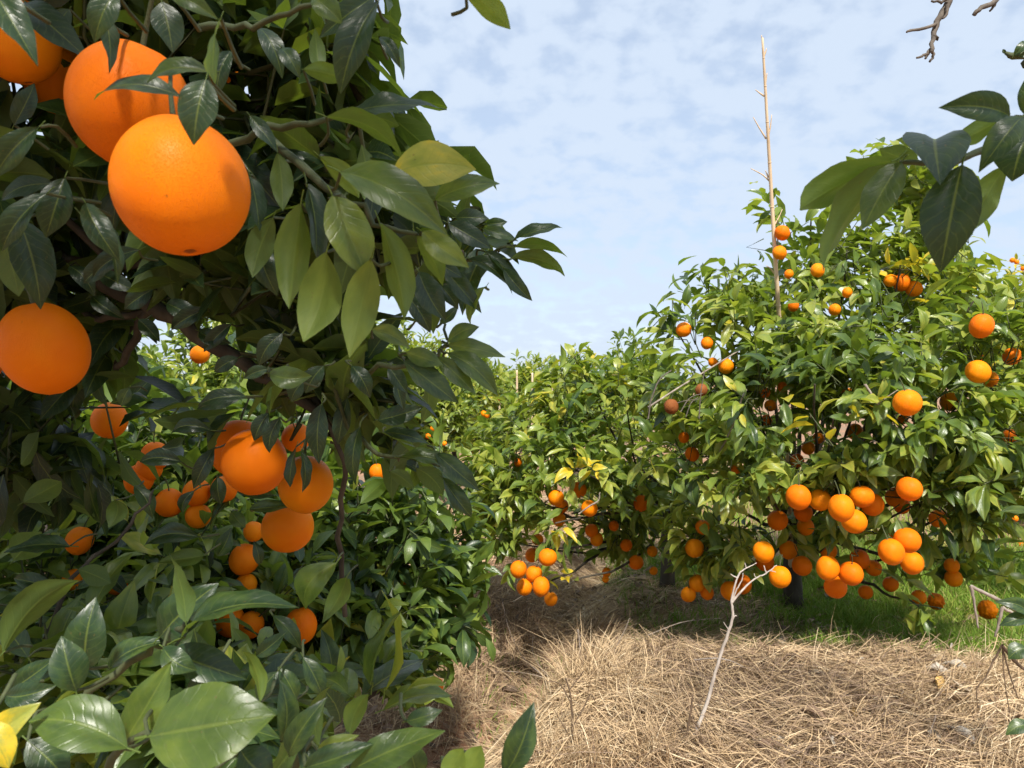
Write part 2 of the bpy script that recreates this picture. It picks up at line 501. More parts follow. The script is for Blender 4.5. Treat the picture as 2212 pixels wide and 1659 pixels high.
def ground_z(x, y):
    x = np.asarray(x, float); y = np.asarray(y, float)
    near = np.exp(-((y - 2.6) / 4.0) ** 2)
    z = 0.035 * hash_noise(x * 1.7, y * 1.7, 1) + 0.018 * hash_noise(x * 5, y * 5, 2) * near + 0.008 * hash_noise(x * 14, y * 14, 3) * near
    z = z - 0.15 * np.exp(-(ditch_dist(x, y) / 0.17) ** 2) * np.clip(1.35 - 0.12 * y, 0, 1)
    off = x - np.interp(y, DITCH[:, 1], DITCH[:, 0])
    low = np.clip((0.46 - off) / 0.24, 0, 1)
    z = z - 0.19 * low * low * (3 - 2 * low) * np.clip((3.55 - y) / 0.35, 0, 1) * np.clip((x + 1.8) / 0.6, 0, 1)
    sd = np.clip((off - 0.40) / 0.20, 0, 1)
    z = z + 0.17 * sd * sd * (3 - 2 * sd) * np.exp(-((y - 2.25) / 0.58) ** 2) * np.clip(1.5 - 0.55 * x, 0.3, 1)
    z = z + 0.06 * np.exp(-((x - 1.7) / 0.6) ** 2 - ((y - 2.3) / 0.5) ** 2)
    z = z + 0.10 * np.exp(-((x + 0.25) / 0.35) ** 2 - ((y - 3.75) / 0.4) ** 2)
    far = np.clip(np.hypot(x, y) - 14, 0, None)
    z = z + 0.004 * far * (1 + 0.4 * hash_noise(x * 0.05, y * 0.05, 5)) * np.clip(y / 14, 0, 1)
    return z


def axis(lo, hi, step, far):
    a = list(np.arange(lo, hi + 1e-6, step))
    s = step
    while a[-1] < far:
        s *= 1.35; a.append(a[-1] + s)
    s = step
    while a[0] > -far:
        s *= 1.35; a.insert(0, a[0] - s)
    return np.array(a)


gx, gy = axis(-2.0, 3.2, 0.035, 260), axis(0.8, 6.2, 0.035, 260)
GX, GY = np.meshgrid(gx, gy)
GZ = ground_z(GX, GY)
nxg, nyg = len(gx), len(gy)
ii = (np.arange(nyg - 1)[:, None] * nxg + np.arange(nxg - 1)[None, :]).ravel()
gq = np.stack([ii, ii + 1, ii + nxg + 1, ii + nxg], -1)
bare = np.clip(1.7 * bare_soil(GX, GY), 0, 1)
gm = raw_mesh('ground', np.stack([GX.ravel(), GY.ravel(), GZ.ravel()], -1), [gq], None, bare.ravel())
ground = obj('ground', gm, None, M_GROUND)
tag(ground, 'brown orchard soil with leaf litter and a shallow ditch', kind='structure')

# ------------------------------------------------------------------ leaves
T_ROW = np.array([0.0, 0.22, 0.52, 0.80, 1.0])


def half_width(t):
    return np.clip(np.sin(np.pi * np.clip(t, 0, 1) ** 0.88), 0, 1) ** 0.80 * (1 - 0.25 * np.clip((t - 0.72) / 0.28, 0, 1))


def leaf_template(seed, rows=11, cols=3):
    """a folded, arched, wavy leaf one unit long from the origin to (0,1,0), with its stalk"""
    r = np.random.default_rng(seed)
    fold = r.uniform(0.30, 1.0); arch = r.uniform(0.06, 0.40); side = r.normal() * 0.06; wave = r.uniform(0.008, 0.03)
    ph = r.uniform(0, 6.28, 2); twist = r.normal() * 0.5; asp = 0.225 * r.uniform(0.88, 1.06)
    t = np.linspace(0, 1, rows)
    hw = half_width(t) * asp
    hw[0] = 0.010
    hw[-1] = 0.004
    s = np.linspace(-1, 1, 2 * cols + 1)
    X = hw[:, None] * s[None, :]
    tt = np.repeat(t[:, None], len(s), 1)
    Z = fold * np.abs(X) * (1 - 0.35 * tt) - 2.4 * np.abs(X) ** 2 * fold
    Z += arch * 4 * tt * (1 - tt) * 0.55
    Z += wave * np.sin(tt * 15 + ph[0] + (s[None, :] > 0) * ph[1]) * np.abs(s[None, :]) ** 2
    Z += twist * X * (tt - 0.4)
    Xs = X + side * 4 * tt * (1 - tt)
    co = np.stack([Xs, tt, Z], -1).reshape(-1, 3)
    uv = np.stack([np.repeat((s[None, :] + 1) / 2, rows, 0), tt], -1).reshape(-1, 2)
    m = len(s)
    i = (np.arange(rows - 1)[:, None] * m + np.arange(m - 1)[None, :]).ravel()
    q = np.stack([i, i + 1, i + m + 1, i + m], -1)
    # stalk, a small three-sided tube behind the blade
    n0 = len(co)
    ang = np.array([0.5, 2.6, 4.7])
    st = []
    for (yy, rr, zz) in ((-0.13, 0.011, -0.03), (-0.05, 0.010, -0.008), (0.03, 0.009, 0.0)):
        for a in ang: st.append((math.cos(a) * rr, yy, zz + math.sin(a) * rr))
    co = np.concatenate([co, np.array(st)])
    uv = np.concatenate([uv, np.full((9, 2), 0.5)])
    sq = []
    for k in range(2):
        for j in range(3):
            sq.append((n0 + k * 3 + j, n0 + k * 3 + (j + 1) % 3, n0 + k * 3 + 3 + (j + 1) % 3, n0 + k * 3 + 3 + j))
    q = np.concatenate([q, np.array(sq)])
    return co, q, uv


LEAF_MESH = []
for k in range(14):
    co, q, uv = leaf_template(100 + k)
    me = raw_mesh('leaf', co, [q], uv)
    me.materials.append(M_LEAF)
    LEAF_MESH.append(me)


def leaf_object(parent, B, D, N, L, wid, tone, pinv=None, mesh=None):
    """B base, D direction, N upper-side normal, L length, wid width factor"""
    D = D / np.linalg.norm(D)
    N = N - D * np.dot(N, D); N = N / max(np.linalg.norm(N), 1e-9)
    X = np.cross(D, N)
    M = Matrix(((X[0] * L * wid, D[0] * L, N[0] * L, B[0]), (X[1] * L * wid, D[1] * L, N[1] * L, B[1]),
                (X[2] * L * wid, D[2] * L, N[2] * L, B[2]), (0, 0, 0, 1)))
    o = bpy.data.objects.new('leaf', mesh or LEAF_MESH[int(rng.integers(len(LEAF_MESH)))])
    COL.objects.link(o)
    o.parent = parent
    o.matrix_parent_inverse = pinv if pinv is not None else parent_inv(parent)
    o.matrix_basis = M
    o['tone'] = float(tone)
    return o


def parent_inv(p):
    return Matrix.Translation(p.location).inverted()


def shoots_to_leaves(P, D, r, size=0.085, kmin=6, kmax=9, tone=(0.38, 0.16), droop=0.35, stem=0.11):
    """leaves set spirally along the last stretch of each shoot; returns arrays"""
    n = len(P)
    ks = r.integers(kmin, kmax + 1, n)
    idx = np.repeat(np.arange(n), ks)
    m = len(idx)
    order = np.concatenate([np.arange(k) / max(k - 1, 1) for k in ks])
    num = np.concatenate([np.arange(k) for k in ks])
    d = D[idx]
    ref = unit(np.cross(d, np.where(np.abs(d[:, 2:3]) < 0.9, UP[None], np.array([[1.0, 0, 0]]))))
    b = np.cross(d, ref)
    phi = num * 2.399 + r.uniform(0, 6.28, n)[idx] + r.normal(size=m) * 0.25
    rad = ref * np.cos(phi)[:, None] + b * np.sin(phi)[:, None]
    th = np.radians(72 - 42 * order + r.normal(size=m) * 14)
    ld = d * np.cos(th)[:, None] + rad * np.sin(th)[:, None]
    ld = unit(ld - UP[None] * (droop * r.uniform(0.2, 1.5, m))[:, None])
    N = unit(d * 0.75 + UP[None] * 0.6 + r.normal(size=(m, 3)) * 0.28)
    N = unit(N - ld * np.sum(N * ld, 1)[:, None])
    B = P[idx] - d * (stem * (1 - order) * r.uniform(0.8, 1.2, m))[:, None] + ld * 0.012
    Ln = size * r.uniform(0.62, 1.25, m) * (1 - 0.22 * (order > 0.9))
    shoot_t = r.normal(size=n) * tone[1] * 0.8
    to = np.clip(tone[0] + shoot_t[idx] + r.normal(size=m) * tone[1] * 0.7, 0.02, 0.80 if tone[0] < 0.75 else 0.97)
    odd = r.uniform(size=m) < 0.012
    to = np.where(odd & (tone[0] > 0.45), 0.90, to)
    W = r.uniform(0.68, 1.05, m)
    return dict(B=B, D=ld, N=N, L=Ln, W=W, T=to, S=idx)


def cat_leaves(ls):
    return {k: np.concatenate([l[k] for l in ls]) for k in ls[0]}


def mass_mesh(name, lv, r, mat=None):
    """all given leaves as one mesh, 12 triangles each"""
    n = len(lv['B'])
    t = T_ROW
    hw = half_width(t) * 0.225
    fold = r.uniform(0.15, 0.75, n)[:, None]; arch = r.uniform(0.04, 0.30, n)[:, None]
    side = (r.normal(size=n) * 0.05)[:, None]; tw = (r.normal(size=n) * 0.3)[:, None]
    loc, uv = [], []
    rows = [(0, 0.0)] + [(i, s) for i in (1, 2, 3) for s in (-1.0, 0.0, 1.0)] + [(4, 0.0)]
    for i, s in rows:
        x = hw[i] * s * lv['W'][:, None]
        z = fold * np.abs(x) + arch * 2.2 * t[i] * (1 - t[i]) + tw * x * (t[i] - 0.4)
        loc.append(np.concatenate([x + side * 4 * t[i] * (1 - t[i]), np.full((n, 1), t[i]), z], 1))
        uv.append(((s + 1) / 2, t[i]))
    loc = np.stack(loc, 1) * lv['L'][:, None, None]
    X = np.cross(lv['D'], lv['N'])
    co = lv['B'][:, None, :] + loc[:, :, 0:1] * X[:, None, :] + loc[:, :, 1:2] * lv['D'][:, None, :] + loc[:, :, 2:3] * lv['N'][:, None, :]
    k = len(rows)
    base = (np.arange(n) * k)[:, None]
    tri = np.array([(0, 2, 1), (0, 3, 2), (7, 8, 10), (8, 9, 10)])
    quad = np.array([(1, 2, 5, 4), (2, 3, 6, 5), (4, 5, 8, 7), (5, 6, 9, 8)])
    tr = (base[:, :, None] + tri[None]).reshape(-1, 3)
    qd = (base[:, :, None] + quad[None]).reshape(-1, 4)
    me = raw_mesh(name, co.reshape(-1, 3), [tr, qd], np.tile(np.array(uv), (n, 1)), np.repeat(lv['T'], k))
    me.materials.append(mat or M_MASS)
    return me


def sub(lv, mask):
    return {k: v[mask] for k, v in lv.items()}

# ------------------------------------------------------------------ the fruit: where it hangs (u, v, apparent size), on which tree, and its label
G1, G2, G3, G4 = 'oranges on the near left tree', 'oranges on the low left tree', 'oranges on the middle tree', 'oranges on the tall right tree'
FRUIT = [
    # near left tree (A)
    (392, 402, 303, 'A', 1, 'largest orange of all, nearest the camera with a dark navel scar'),
    (280, 226, 266, 'A', 1, 'second largest orange, tucked behind the biggest one, with leaves across it'),
    (38, 88, 178, 'A', .6, 'shaded orange behind a leaf at the top left corner'),
    (128, 168, 150, 'A', .6, 'dim orange between the corner leaf and the second largest orange'),
    (-12, 240, 120, 'A', .5, 'half cut off orange on the left edge below the corner leaf'),
    (500, 150, 80, 'A', .4, 'dark orange mostly hidden by leaves right of the second largest orange'),
    (97, 752, 196, 'A', 1, 'big deep orange fruit hanging alone at the left edge of the picture'),
    (-72, 760, 160, 'A', .8, 'sliver of an orange cut off left of the big lone fruit'),
    (550, 998, 147, 'A', 1, 'front orange of the hanging bunch in the middle of the left tree'),
    (513, 968, 120, 'A', .9, 'orange half hidden behind the left of the bunch front fruit'),
    (660, 1046, 132, 'A', .9, 'shaded right hand orange of the hanging bunch with leaves over it'),
    (622, 1138, 116, 'A', 1, 'lowest dark orange at the bottom of the hanging bunch'),
    (640, 945, 70, 'A', .6, 'orange peeping out above the right fruit of the hanging bunch'),
    # low left tree (B)
    (237, 908, 77, 'B', 1, 'single round orange hanging in the gap below the big lone fruit'),
    (335, 985, 62, 'B', .55, 'orange under a dark leaf, top of the half hidden left bunch'),
    (300, 1035, 62, 'B', .5, 'reddish orange at the left of the half hidden left bunch'),
    (322, 1012, 54, 'B', .4, 'shaded orange behind leaves inside the half hidden left bunch'),
    (366, 1086, 62, 'B', .55, 'orange below the dark hanging leaf in the left bunch'),
    (425, 1064, 60, 'B', .55, 'bright orange in the left bunch beside the front bunch fruit'),
    (484, 1056, 58, 'B', .55, 'orange showing right under the front bunch fruit'),
    (428, 1114, 54, 'B', .55, 'lowest orange of the half hidden left bunch'),
    (528, 1208, 66, 'B', 1, 'round orange with a leaf lying across its face'),
    (548, 1148, 44, 'B', .55, 'small bright orange just left of the lowest bunch fruit'),
    (532, 1262, 48, 'B', .55, 'orange below the fruit with the leaf across its face'),
    (497, 1342, 66, 'B', .55, 'left one of two low oranges above the bottom leaves'),
    (541, 1350, 58, 'B', .55, 'right one of two low oranges above the bottom leaves'),
    (650, 1352, 72, 'B', .55, 'low orange half covered by a leaf left of the ditch'),
    (172, 1168, 58, 'B', .7, 'orange crossed by a dark twig at the lower left'),
    (160, 1252, 48, 'B', .6, 'orange peeping out below the twig crossed fruit'),
    (80, 1285, 36, 'B', .5, 'small orange patch among dark leaves near the left edge'),
    (252, 1262, 44, 'B', .5, 'dim orange in deep shade right of the low left leaves'),
    (815, 1020, 36, 'B', .55, 'orange behind thin dark leaves right of the hanging bunch'),
    (808, 1048, 28, 'B', .55, 'small yellowish orange under the thin dark leaves'),
    (872, 1262, 30, 'B', .3, 'reddish orange inside the low foliage above the ditch'),
    (905, 1385, 28, 'B', .3, 'small orange in the low foliage close to the ditch'),
    (945, 1480, 28, 'B', .35, 'lowest hanging orange at the tip of the low foliage'),
    (716, 1484, 36, 'B', .35, 'orange just above the yellow tipped bottom leaf'),
    (432, 766, 40, 'B', .55, 'sunlit orange seen through the gap in the left tree'),
    (412, 1290, 34, 'B', .5, 'dull orange spot behind the brown folded leaf'),
    # middle tree (C)
    (1120, 1230, 38, 'C', 1, 'oval orange at the upper left of the low middle bunch'),
    (1154, 1240, 37, 'C', 1, 'orange at the upper right of the low middle bunch'),
    (1133, 1268, 37, 'C', 1, 'orange at the lower left of the low middle bunch'),
    (1169, 1267, 40, 'C', 1, 'orange at the lower right of the low middle bunch'),
    (1183, 1204, 39, 'C', 1, 'round orange just above the low middle bunch'),
    (1150, 1199, 32, 'C', .8, 'orange half hidden between the low bunch and the one above'),
    (1161, 1165, 26, 'C', .7, 'small orange behind leaves over the low middle bunch'),
    (1190, 1294, 29, 'C', .9, 'split orange hanging lowest under the middle bunch'),
    (1201, 1075, 36, 'C', 1, 'upper orange of the pair on the middle tree'),
    (1214, 1093, 30, 'C', .9, 'lower orange of the pair on the middle tree'),
    (1250, 1058, 34, 'C', .6, 'shaded reddish orange above the grey twig on the middle tree'),
    (1273, 1098, 37, 'C', 1, 'orange behind the grey twig on the middle tree'),
    (1208, 1122, 30, 'C', .7, 'orange mostly hidden by yellow leaves on the middle tree'),
    (1278, 1146, 30, 'C', 1, 'yellowish upper orange of the close pair on the middle tree'),
    (1289, 1165, 29, 'C', 1, 'lower orange of the close pair on the middle tree'),
    (1326, 1136, 22, 'C', .7, 'dim orange in shade between the middle and right trees'),
    (1353, 1178, 26, 'C', .9, 'reddish orange in the dark gap left of the thin trunk'),
    (1374, 1215, 33, 'C', 1, 'shaded orange hanging left of the thin far trunk'),
    (1409, 1191, 23, 'C', 1, 'small bright orange touching the thin far trunk'),
    (1412, 1233, 18, 'C', .9, 'tiny low orange beside the thin far trunk'),
    (1310, 1236, 20, 'C', .9, 'upper one of two tiny oranges near the ground'),
    (1308, 1251, 15, 'C', .9, 'lower one of two tiny oranges near the ground'),
    (1119, 999, 18, 'C', .8, 'small reddish orange high on the left of the middle tree'),
    (1385, 1087, 34, 'C', 1, 'lone bright orange hanging between the middle and right trees'),
    # tall right tree (D)
    (1725, 1074, 52, 'D', 1, 'leftmost bright orange of the big front row on the right tree'),
    (1771, 1080, 47, 'D', 1, 'second orange from the left in the big front row'),
    (1735, 1106, 42, 'D', .8, 'orange tucked under the leftmost fruit of the front row'),
    (1817, 1097, 57, 'D', 1, 'large orange in the middle of the big front row'),
    (1862, 1073, 50, 'D', 1, 'orange behind a narrow leaf in the big front row'),
    (1885, 1090, 48, 'D', .9, 'rightmost orange of the big front row'),
    (1845, 1126, 52, 'D', 1, 'orange hanging below the middle of the big front row'),
    (1680, 1124, 42, 'D', .8, 'shaded orange left of the big front row'),
    (1740, 1138, 36, 'D', .5, 'dark orange in the shade under the front row'),
    (1964, 1056, 54, 'D', 1, 'upper big orange right of the front row'),
    (1935, 1074, 42, 'D', .9, 'orange behind the upper big fruit right of the front row'),
    (1948, 1092, 34, 'D', .6, 'dim lower orange behind the upper right pair'),
    (1960, 1167, 54, 'D', 1, 'top orange of the trio hanging at the right'),
    (1925, 1192, 55, 'D', 1, 'left orange of the trio hanging at the right'),
    (1970, 1216, 50, 'D', 1, 'bottom orange of the trio hanging at the right'),
    (1934, 1148, 30, 'D', .6, 'small shaded orange above the trio at the right'),
    (2027, 1120, 38, 'D', .7, 'orange behind pale leaves right of the hanging trio'),
    (1649, 1192, 46, 'D', 1, 'upright oval orange above the bleached dead branch'),
    (1652, 1214, 40, 'D', .8, 'orange directly under the upright oval one'),
    (1685, 1246, 46, 'D', 1, 'orange at the very tips of the bleached dead branch'),
    (1703, 1188, 40, 'D', .5, 'dark shaded orange right of the upright oval one'),
    (1732, 1222, 42, 'D', .9, 'orange just above the main trunk with a leaf before it'),
    (1788, 1227, 50, 'D', 1, 'left orange of the low bunch right of the trunk'),
    (1838, 1239, 50, 'D', 1, 'right orange of the low bunch right of the trunk'),
    (1805, 1268, 48, 'D', 1, 'lowest orange of the low bunch right of the trunk'),
    (1857, 1208, 42, 'D', .9, 'orange leaning on the upper right of the low bunch'),
    (1790, 1190, 34, 'D', .5, 'orange behind the drooping leaf rosette over the low bunch'),
    (1887, 1227, 34, 'D', 1, 'smaller orange right of the low bunch'),
    (1870, 1279, 30, 'D', .9, 'small reddish orange hanging low over the green grass'),
    (1924, 1262, 34, 'D', .9, 'small orange with a leaf below the hanging trio'),
    (1500, 1184, 41, 'D', 1, 'lone orange at the lower left of the right tree'),
    (1518, 1139, 32, 'D', .9, 'orange half behind a leaf above the lower left one'),
    (1506, 1260, 37, 'D', 1, 'top orange of the little low trio left of the dead branch'),
    (1487, 1284, 32, 'D', 1, 'left orange of the little low trio left of the dead branch'),
    (1527, 1280, 30, 'D', 1, 'right orange of the little low trio left of the dead branch'),
    (1577, 1276, 42, 'D', .9, 'shaded orange behind the stem of the bleached dead branch'),
    (1604, 1262, 40, 'D', .7, 'shaded orange between the forks of the bleached dead branch'),
    (2060, 1249, 36, 'D', 1, 'orange hanging at the right end of the low skirt'),
    (2056, 1222, 32, 'D', .8, 'dull orange above the one at the skirt end'),
    (1985, 1290, 30, 'D', .6, 'orange hidden in the drooping branch over the grass'),
    (2022, 1298, 34, 'S', .9, 'shredded split orange beside the drooping branch over the grass'),
    (2133, 1316, 36, 'S', 1, 'shredded split orange dangling alone over the sunny grass'),
    (1495, 981, 30, 'D', .9, 'orange above pale leaves on the left of the right tree'),
    (1477, 945, 24, 'D', .8, 'small orange in the shade up left on the right tree'),
    (1477, 712, 33, 'D', 1, 'round orange against the sky at the left shoulder'),
    (1527, 741, 27, 'D', .9, 'orange half behind a leaf below the left shoulder'),
    (1568, 791, 34, 'D', 1, 'orange with a leaf before it near the grey prop stick'),
    (1540, 782, 20, 'D', .7, 'small orange left of the one near the grey prop stick'),
    (1690, 503, 33, 'D', 1, 'upper one of two oranges beside the tall bamboo pole'),
    (1684, 546, 31, 'D', 1, 'lower one of two oranges beside the tall bamboo pole'),
    (1704, 592, 20, 'D', .8, 'tiny orange right of the bamboo pole below the pair'),
    (1766, 584, 30, 'D', .9, 'orange among high leaves right of the bamboo pole'),
    (1714, 661, 24, 'D', .8, 'orange just right of the pole where it enters the leaves'),
    (1803, 669, 27, 'D', .9, 'small orange in the upper middle of the right tree'),
    (1830, 632, 22, 'D', .7, 'tiny orange below the near hanging leaves'),
    (1948, 610, 36, 'D', .9, 'left orange of the trio under the yellow leaves'),
    (1974, 624, 34, 'D', .9, 'right orange of the trio under the yellow leaves'),
    (1924, 606, 28, 'D', .7, 'smallest orange of the trio under the yellow leaves'),
    (1816, 416, 26, 'D', .8, 'high reddish orange behind the near green leaves'),
    (2120, 704, 51, 'D', 1, 'big orange near the upper right edge'),
    (2186, 770, 38, 'D', .9, 'orange by the right edge below the big one'),
    (2113, 803, 49, 'D', 1, 'bright left orange of the pair near the right edge'),
    (2139, 819, 32, 'D', .9, 'right orange of the pair near the right edge'),
    (2110, 770, 28, 'D', .6, 'orange hidden by leaves above the pair near the edge'),
    (1960, 870, 59, 'D', 1, 'biggest bright orange in the middle of the right tree'),
    (2053, 868, 42, 'D', .8, 'orange with pale leaves across it right of the biggest'),
    (1950, 906, 22, 'D', .8, 'tiny reddish orange under the biggest one'),
    (1652, 848, 24, 'D', .8, 'top one of three oranges in a line mid tree'),
    (1664, 876, 26, 'D', .8, 'middle one of three oranges in a line mid tree'),
    (1656, 908, 24, 'D', .8, 'bottom one of three oranges in a line mid tree'),
    (1690, 836, 22, 'D', .6, 'orange peeping out right of the line of three'),
    (1722, 995, 30, 'D', .8, 'left orange over the front row behind long leaves'),
    (1746, 968, 28, 'D', .8, 'orange with yellow leaves above the front row'),
    (1768, 946, 24, 'D', .8, 'orange beside a yellow leaf in the tree middle'),
    (1846, 932, 34, 'D', .6, 'orange behind a tuft of yellow leaves'),
    (1830, 852, 28, 'D', .6, 'orange under broad leaves left of the biggest one'),
    (2182, 942, 30, 'D', .7, 'shaded orange at the right edge above pale leaves'),
    (1590, 1012, 24, 'D', .5, 'dim orange deep inside the left of the right tree'),
    (1450, 878, 32, 'R', 1, 'rotten brown orange hanging under the grey prop stick'),
    (1515, 842, 27, 'R', 1, 'rotten brown orange on dead twigs below the prop stick'),
]
DLIM = {'A': (0.40, 1.2), 'B': (1.15, 1.62), 'C': (2.65, 3.4), 'D': (2.2, 2.95), 'S': (2.3, 3.2), 'R': (2.5, 2.62)}


def fruit_depth(px, tree):
    d = {'A': 0.085, 'B': 0.080, 'C': 0.070, 'D': 0.076, 'S': 0.07, 'R': 0.05}[tree] * F / px
    if tree == 'B' and px < 40: return 2.05
    return float(np.clip(d, *DLIM[tree]))


FR = [(u, v, px, t, min(1.0, vis + 0.25) if vis > 0.35 else vis, lab, fruit_depth(px, t)) for (u, v, px, t, vis, lab) in FRUIT]


def clear_view(lv, r, extra=()):
    """thin the leaves that would hang right before a fruit (fruit ripens at the outside of the crown)"""
    C = lv['B'] + lv['D'] * (lv['L'] * 0.5)[:, None]
    u, v, d = proj(C)
    half = lv['L'] * F / np.maximum(d, 0.2) * 0.42
    keep = np.ones(len(C), bool)
    dice = r.uniform(size=len(C))
    for (fu, fv, px, t, vis, lab, fd) in FR:
        rad = px * 0.5 * F / F
        near = (np.hypot(u - fu, v - fv) < rad * 0.92 + half) & (d < fd) & (d > 0.05)
        keep &= ~(near & (dice < vis * 0.96))
        P = at(fu, fv, fd)
        keep &= ~(np.linalg.norm(C - P, axis=1) < px * fd / F * 0.62)
    for (u0, v0, u1, v1, w, dd) in extra:
        t = np.clip(((u - u0) * (u1 - u0) + (v - v0) * (v1 - v0)) / ((u1 - u0) ** 2 + (v1 - v0) ** 2), 0, 1)
        keep &= ~((np.hypot(u - u0 - t * (u1 - u0), v - v0 - t * (v1 - v0)) < w + half) & (d < dd))
    return sub(lv, keep)


def outside(lv, poly, dmin=0.0):
    """drop leaves that leave the crown's outline"""
    if poly is None: return lv
    C = lv['B'] + lv['D'] * (lv['L'] * 0.8)[:, None]
    u, v, d = proj(C); u2, v2, _ = proj(lv['B'] + lv['D'] * (lv['L'] * 0.3)[:, None])
    bad = (in_poly(u, v, poly) | in_poly(u2, v2, poly)) & (d > 0.1)
    if dmin:
        infr = (np.abs(u - CU) < 1180) & (np.abs(v - CV) < 900) & (d > -0.2)
        bad |= infr & (d < dmin)
    return sub(lv, ~bad)


TREES = []


def grow(name, label, group, base, fork_h, clumps, trunk_r, seed, size=0.085, tone=(0.38, 0.16), dens=1.0, poly=None,
         extra=(), dmin=0.0, droop=0.35, heroes=300, lean=(0, 0), clear=True, limb_r=0, roots=(), gap=-9.0):
    """plan one tree: trunk, limbs to each leaf clump, shoots on the clumps, leaves on the shoots"""
    r = np.random.default_rng(seed)
    base = np.array([base[0], base[1], float(ground_z(base[0], base[1])) - 0.02])
    e = empty(name, base, label, 'tree', group)
    fork = base + np.array([lean[0], lean[1], fork_h])
    tr = Tubes()
    tr.add(curve([base - UP * 0.05, base + (fork - base) * 0.5 + r.normal(size=3) * 0.015, fork + UP * 0.06], 9), np.linspace(1.25, 0.8, 9) ** 1.0 * trunk_r * np.array([1.35, 1.1, 1, 1, 1, 1, 1, 1, 0.9]), 12, 0.5, 0.05)
    o = obj('trunk', tr.mesh('trunk'), e, M_BARK); o.matrix_parent_inverse = parent_inv(e)
    centre = np.mean([c[:3] for c in clumps], axis=0)
    leaves, shoots, n_sh = [], [], 0
    for (cx, cy, cz, rx, ry, rz, mult, dtone) in clumps:
        c = np.array([cx, cy, cz])
        src = min([fork, *roots], key=lambda q: np.linalg.norm(q - c))
        mid = src * 0.45 + c * 0.55 + np.array([0, 0, -0.06]) * min(1, np.linalg.norm(src - c) * 2) + r.normal(size=3) * 0.04
        lb = Tubes()
        lb.add(curve([src, mid, c], 12, 0.004), np.linspace(limb_r or trunk_r * 0.5, 0.003, 12), 6, 0.5, 0.06)
        b = obj('branch', lb.mesh('branch'), e, M_BARK); b.matrix_parent_inverse = parent_inv(e)
        rm2 = (rx * ry + ry * rz + rx * rz) / 3
        n = int(max(3, 1500 * rm2 * dens * mult * (0.085 / size) ** 2))
        w = unit(r.normal(size=(n, 3)))
        rad = 0.45 + 0.6 * r.uniform(size=n) ** 0.7
        lump = 1 + 0.22 * hash_noise(w[:, 0] * 3 + cx * 7, w[:, 2] * 3 + cz * 5 + w[:, 1] * 2, seed)
        P = c + w * (rad * lump)[:, None] * np.array([rx, ry, rz])
        D = unit(0.75 * w + 0.35 * unit(P - centre) + UP * 0.30 + r.normal(size=(n, 3)) * 0.38)
        gz = ground_z(P[:, 0], P[:, 1])
        ok = (P[:, 2] > gz + 0.10) & (hash_noise(P[:, 0] * 4.2 + P[:, 1] * 1.9, P[:, 2] * 4.6 - P[:, 1] * 2.3, 77) > gap)
        P, D = P[ok], D[ok]
        if len(P) == 0: continue
        lv = shoots_to_leaves(P, D, r, size, tone=(tone[0] + dtone + r.normal() * 0.05, tone[1]), droop=droop)
        if poly is not None or dmin: lv = outside(lv, poly, dmin)
        if clear: lv = clear_view(lv, r, extra)
        lv['S'] = lv['S'] + n_sh
        leaves.append(lv)
        shoots.append((P, D, np.repeat(c[None], len(P), 0)))
        n_sh += len(P)
    lv = cat_leaves(leaves)
    TREES.append(dict(e=e, lv=lv, heroes=heroes, r=r, poly=poly, shoots=[np.concatenate([q[i] for q in shoots]) for i in range(3)]))
    return e


def cl(u, v, d, rx, ry=None, rz=None, mult=1.0, dtone=0.0):
    p = at(u, v, d)
    return (p[0], p[1], p[2], rx, ry if ry is not None else rx, rz if rz is not None else rx, mult, dtone)


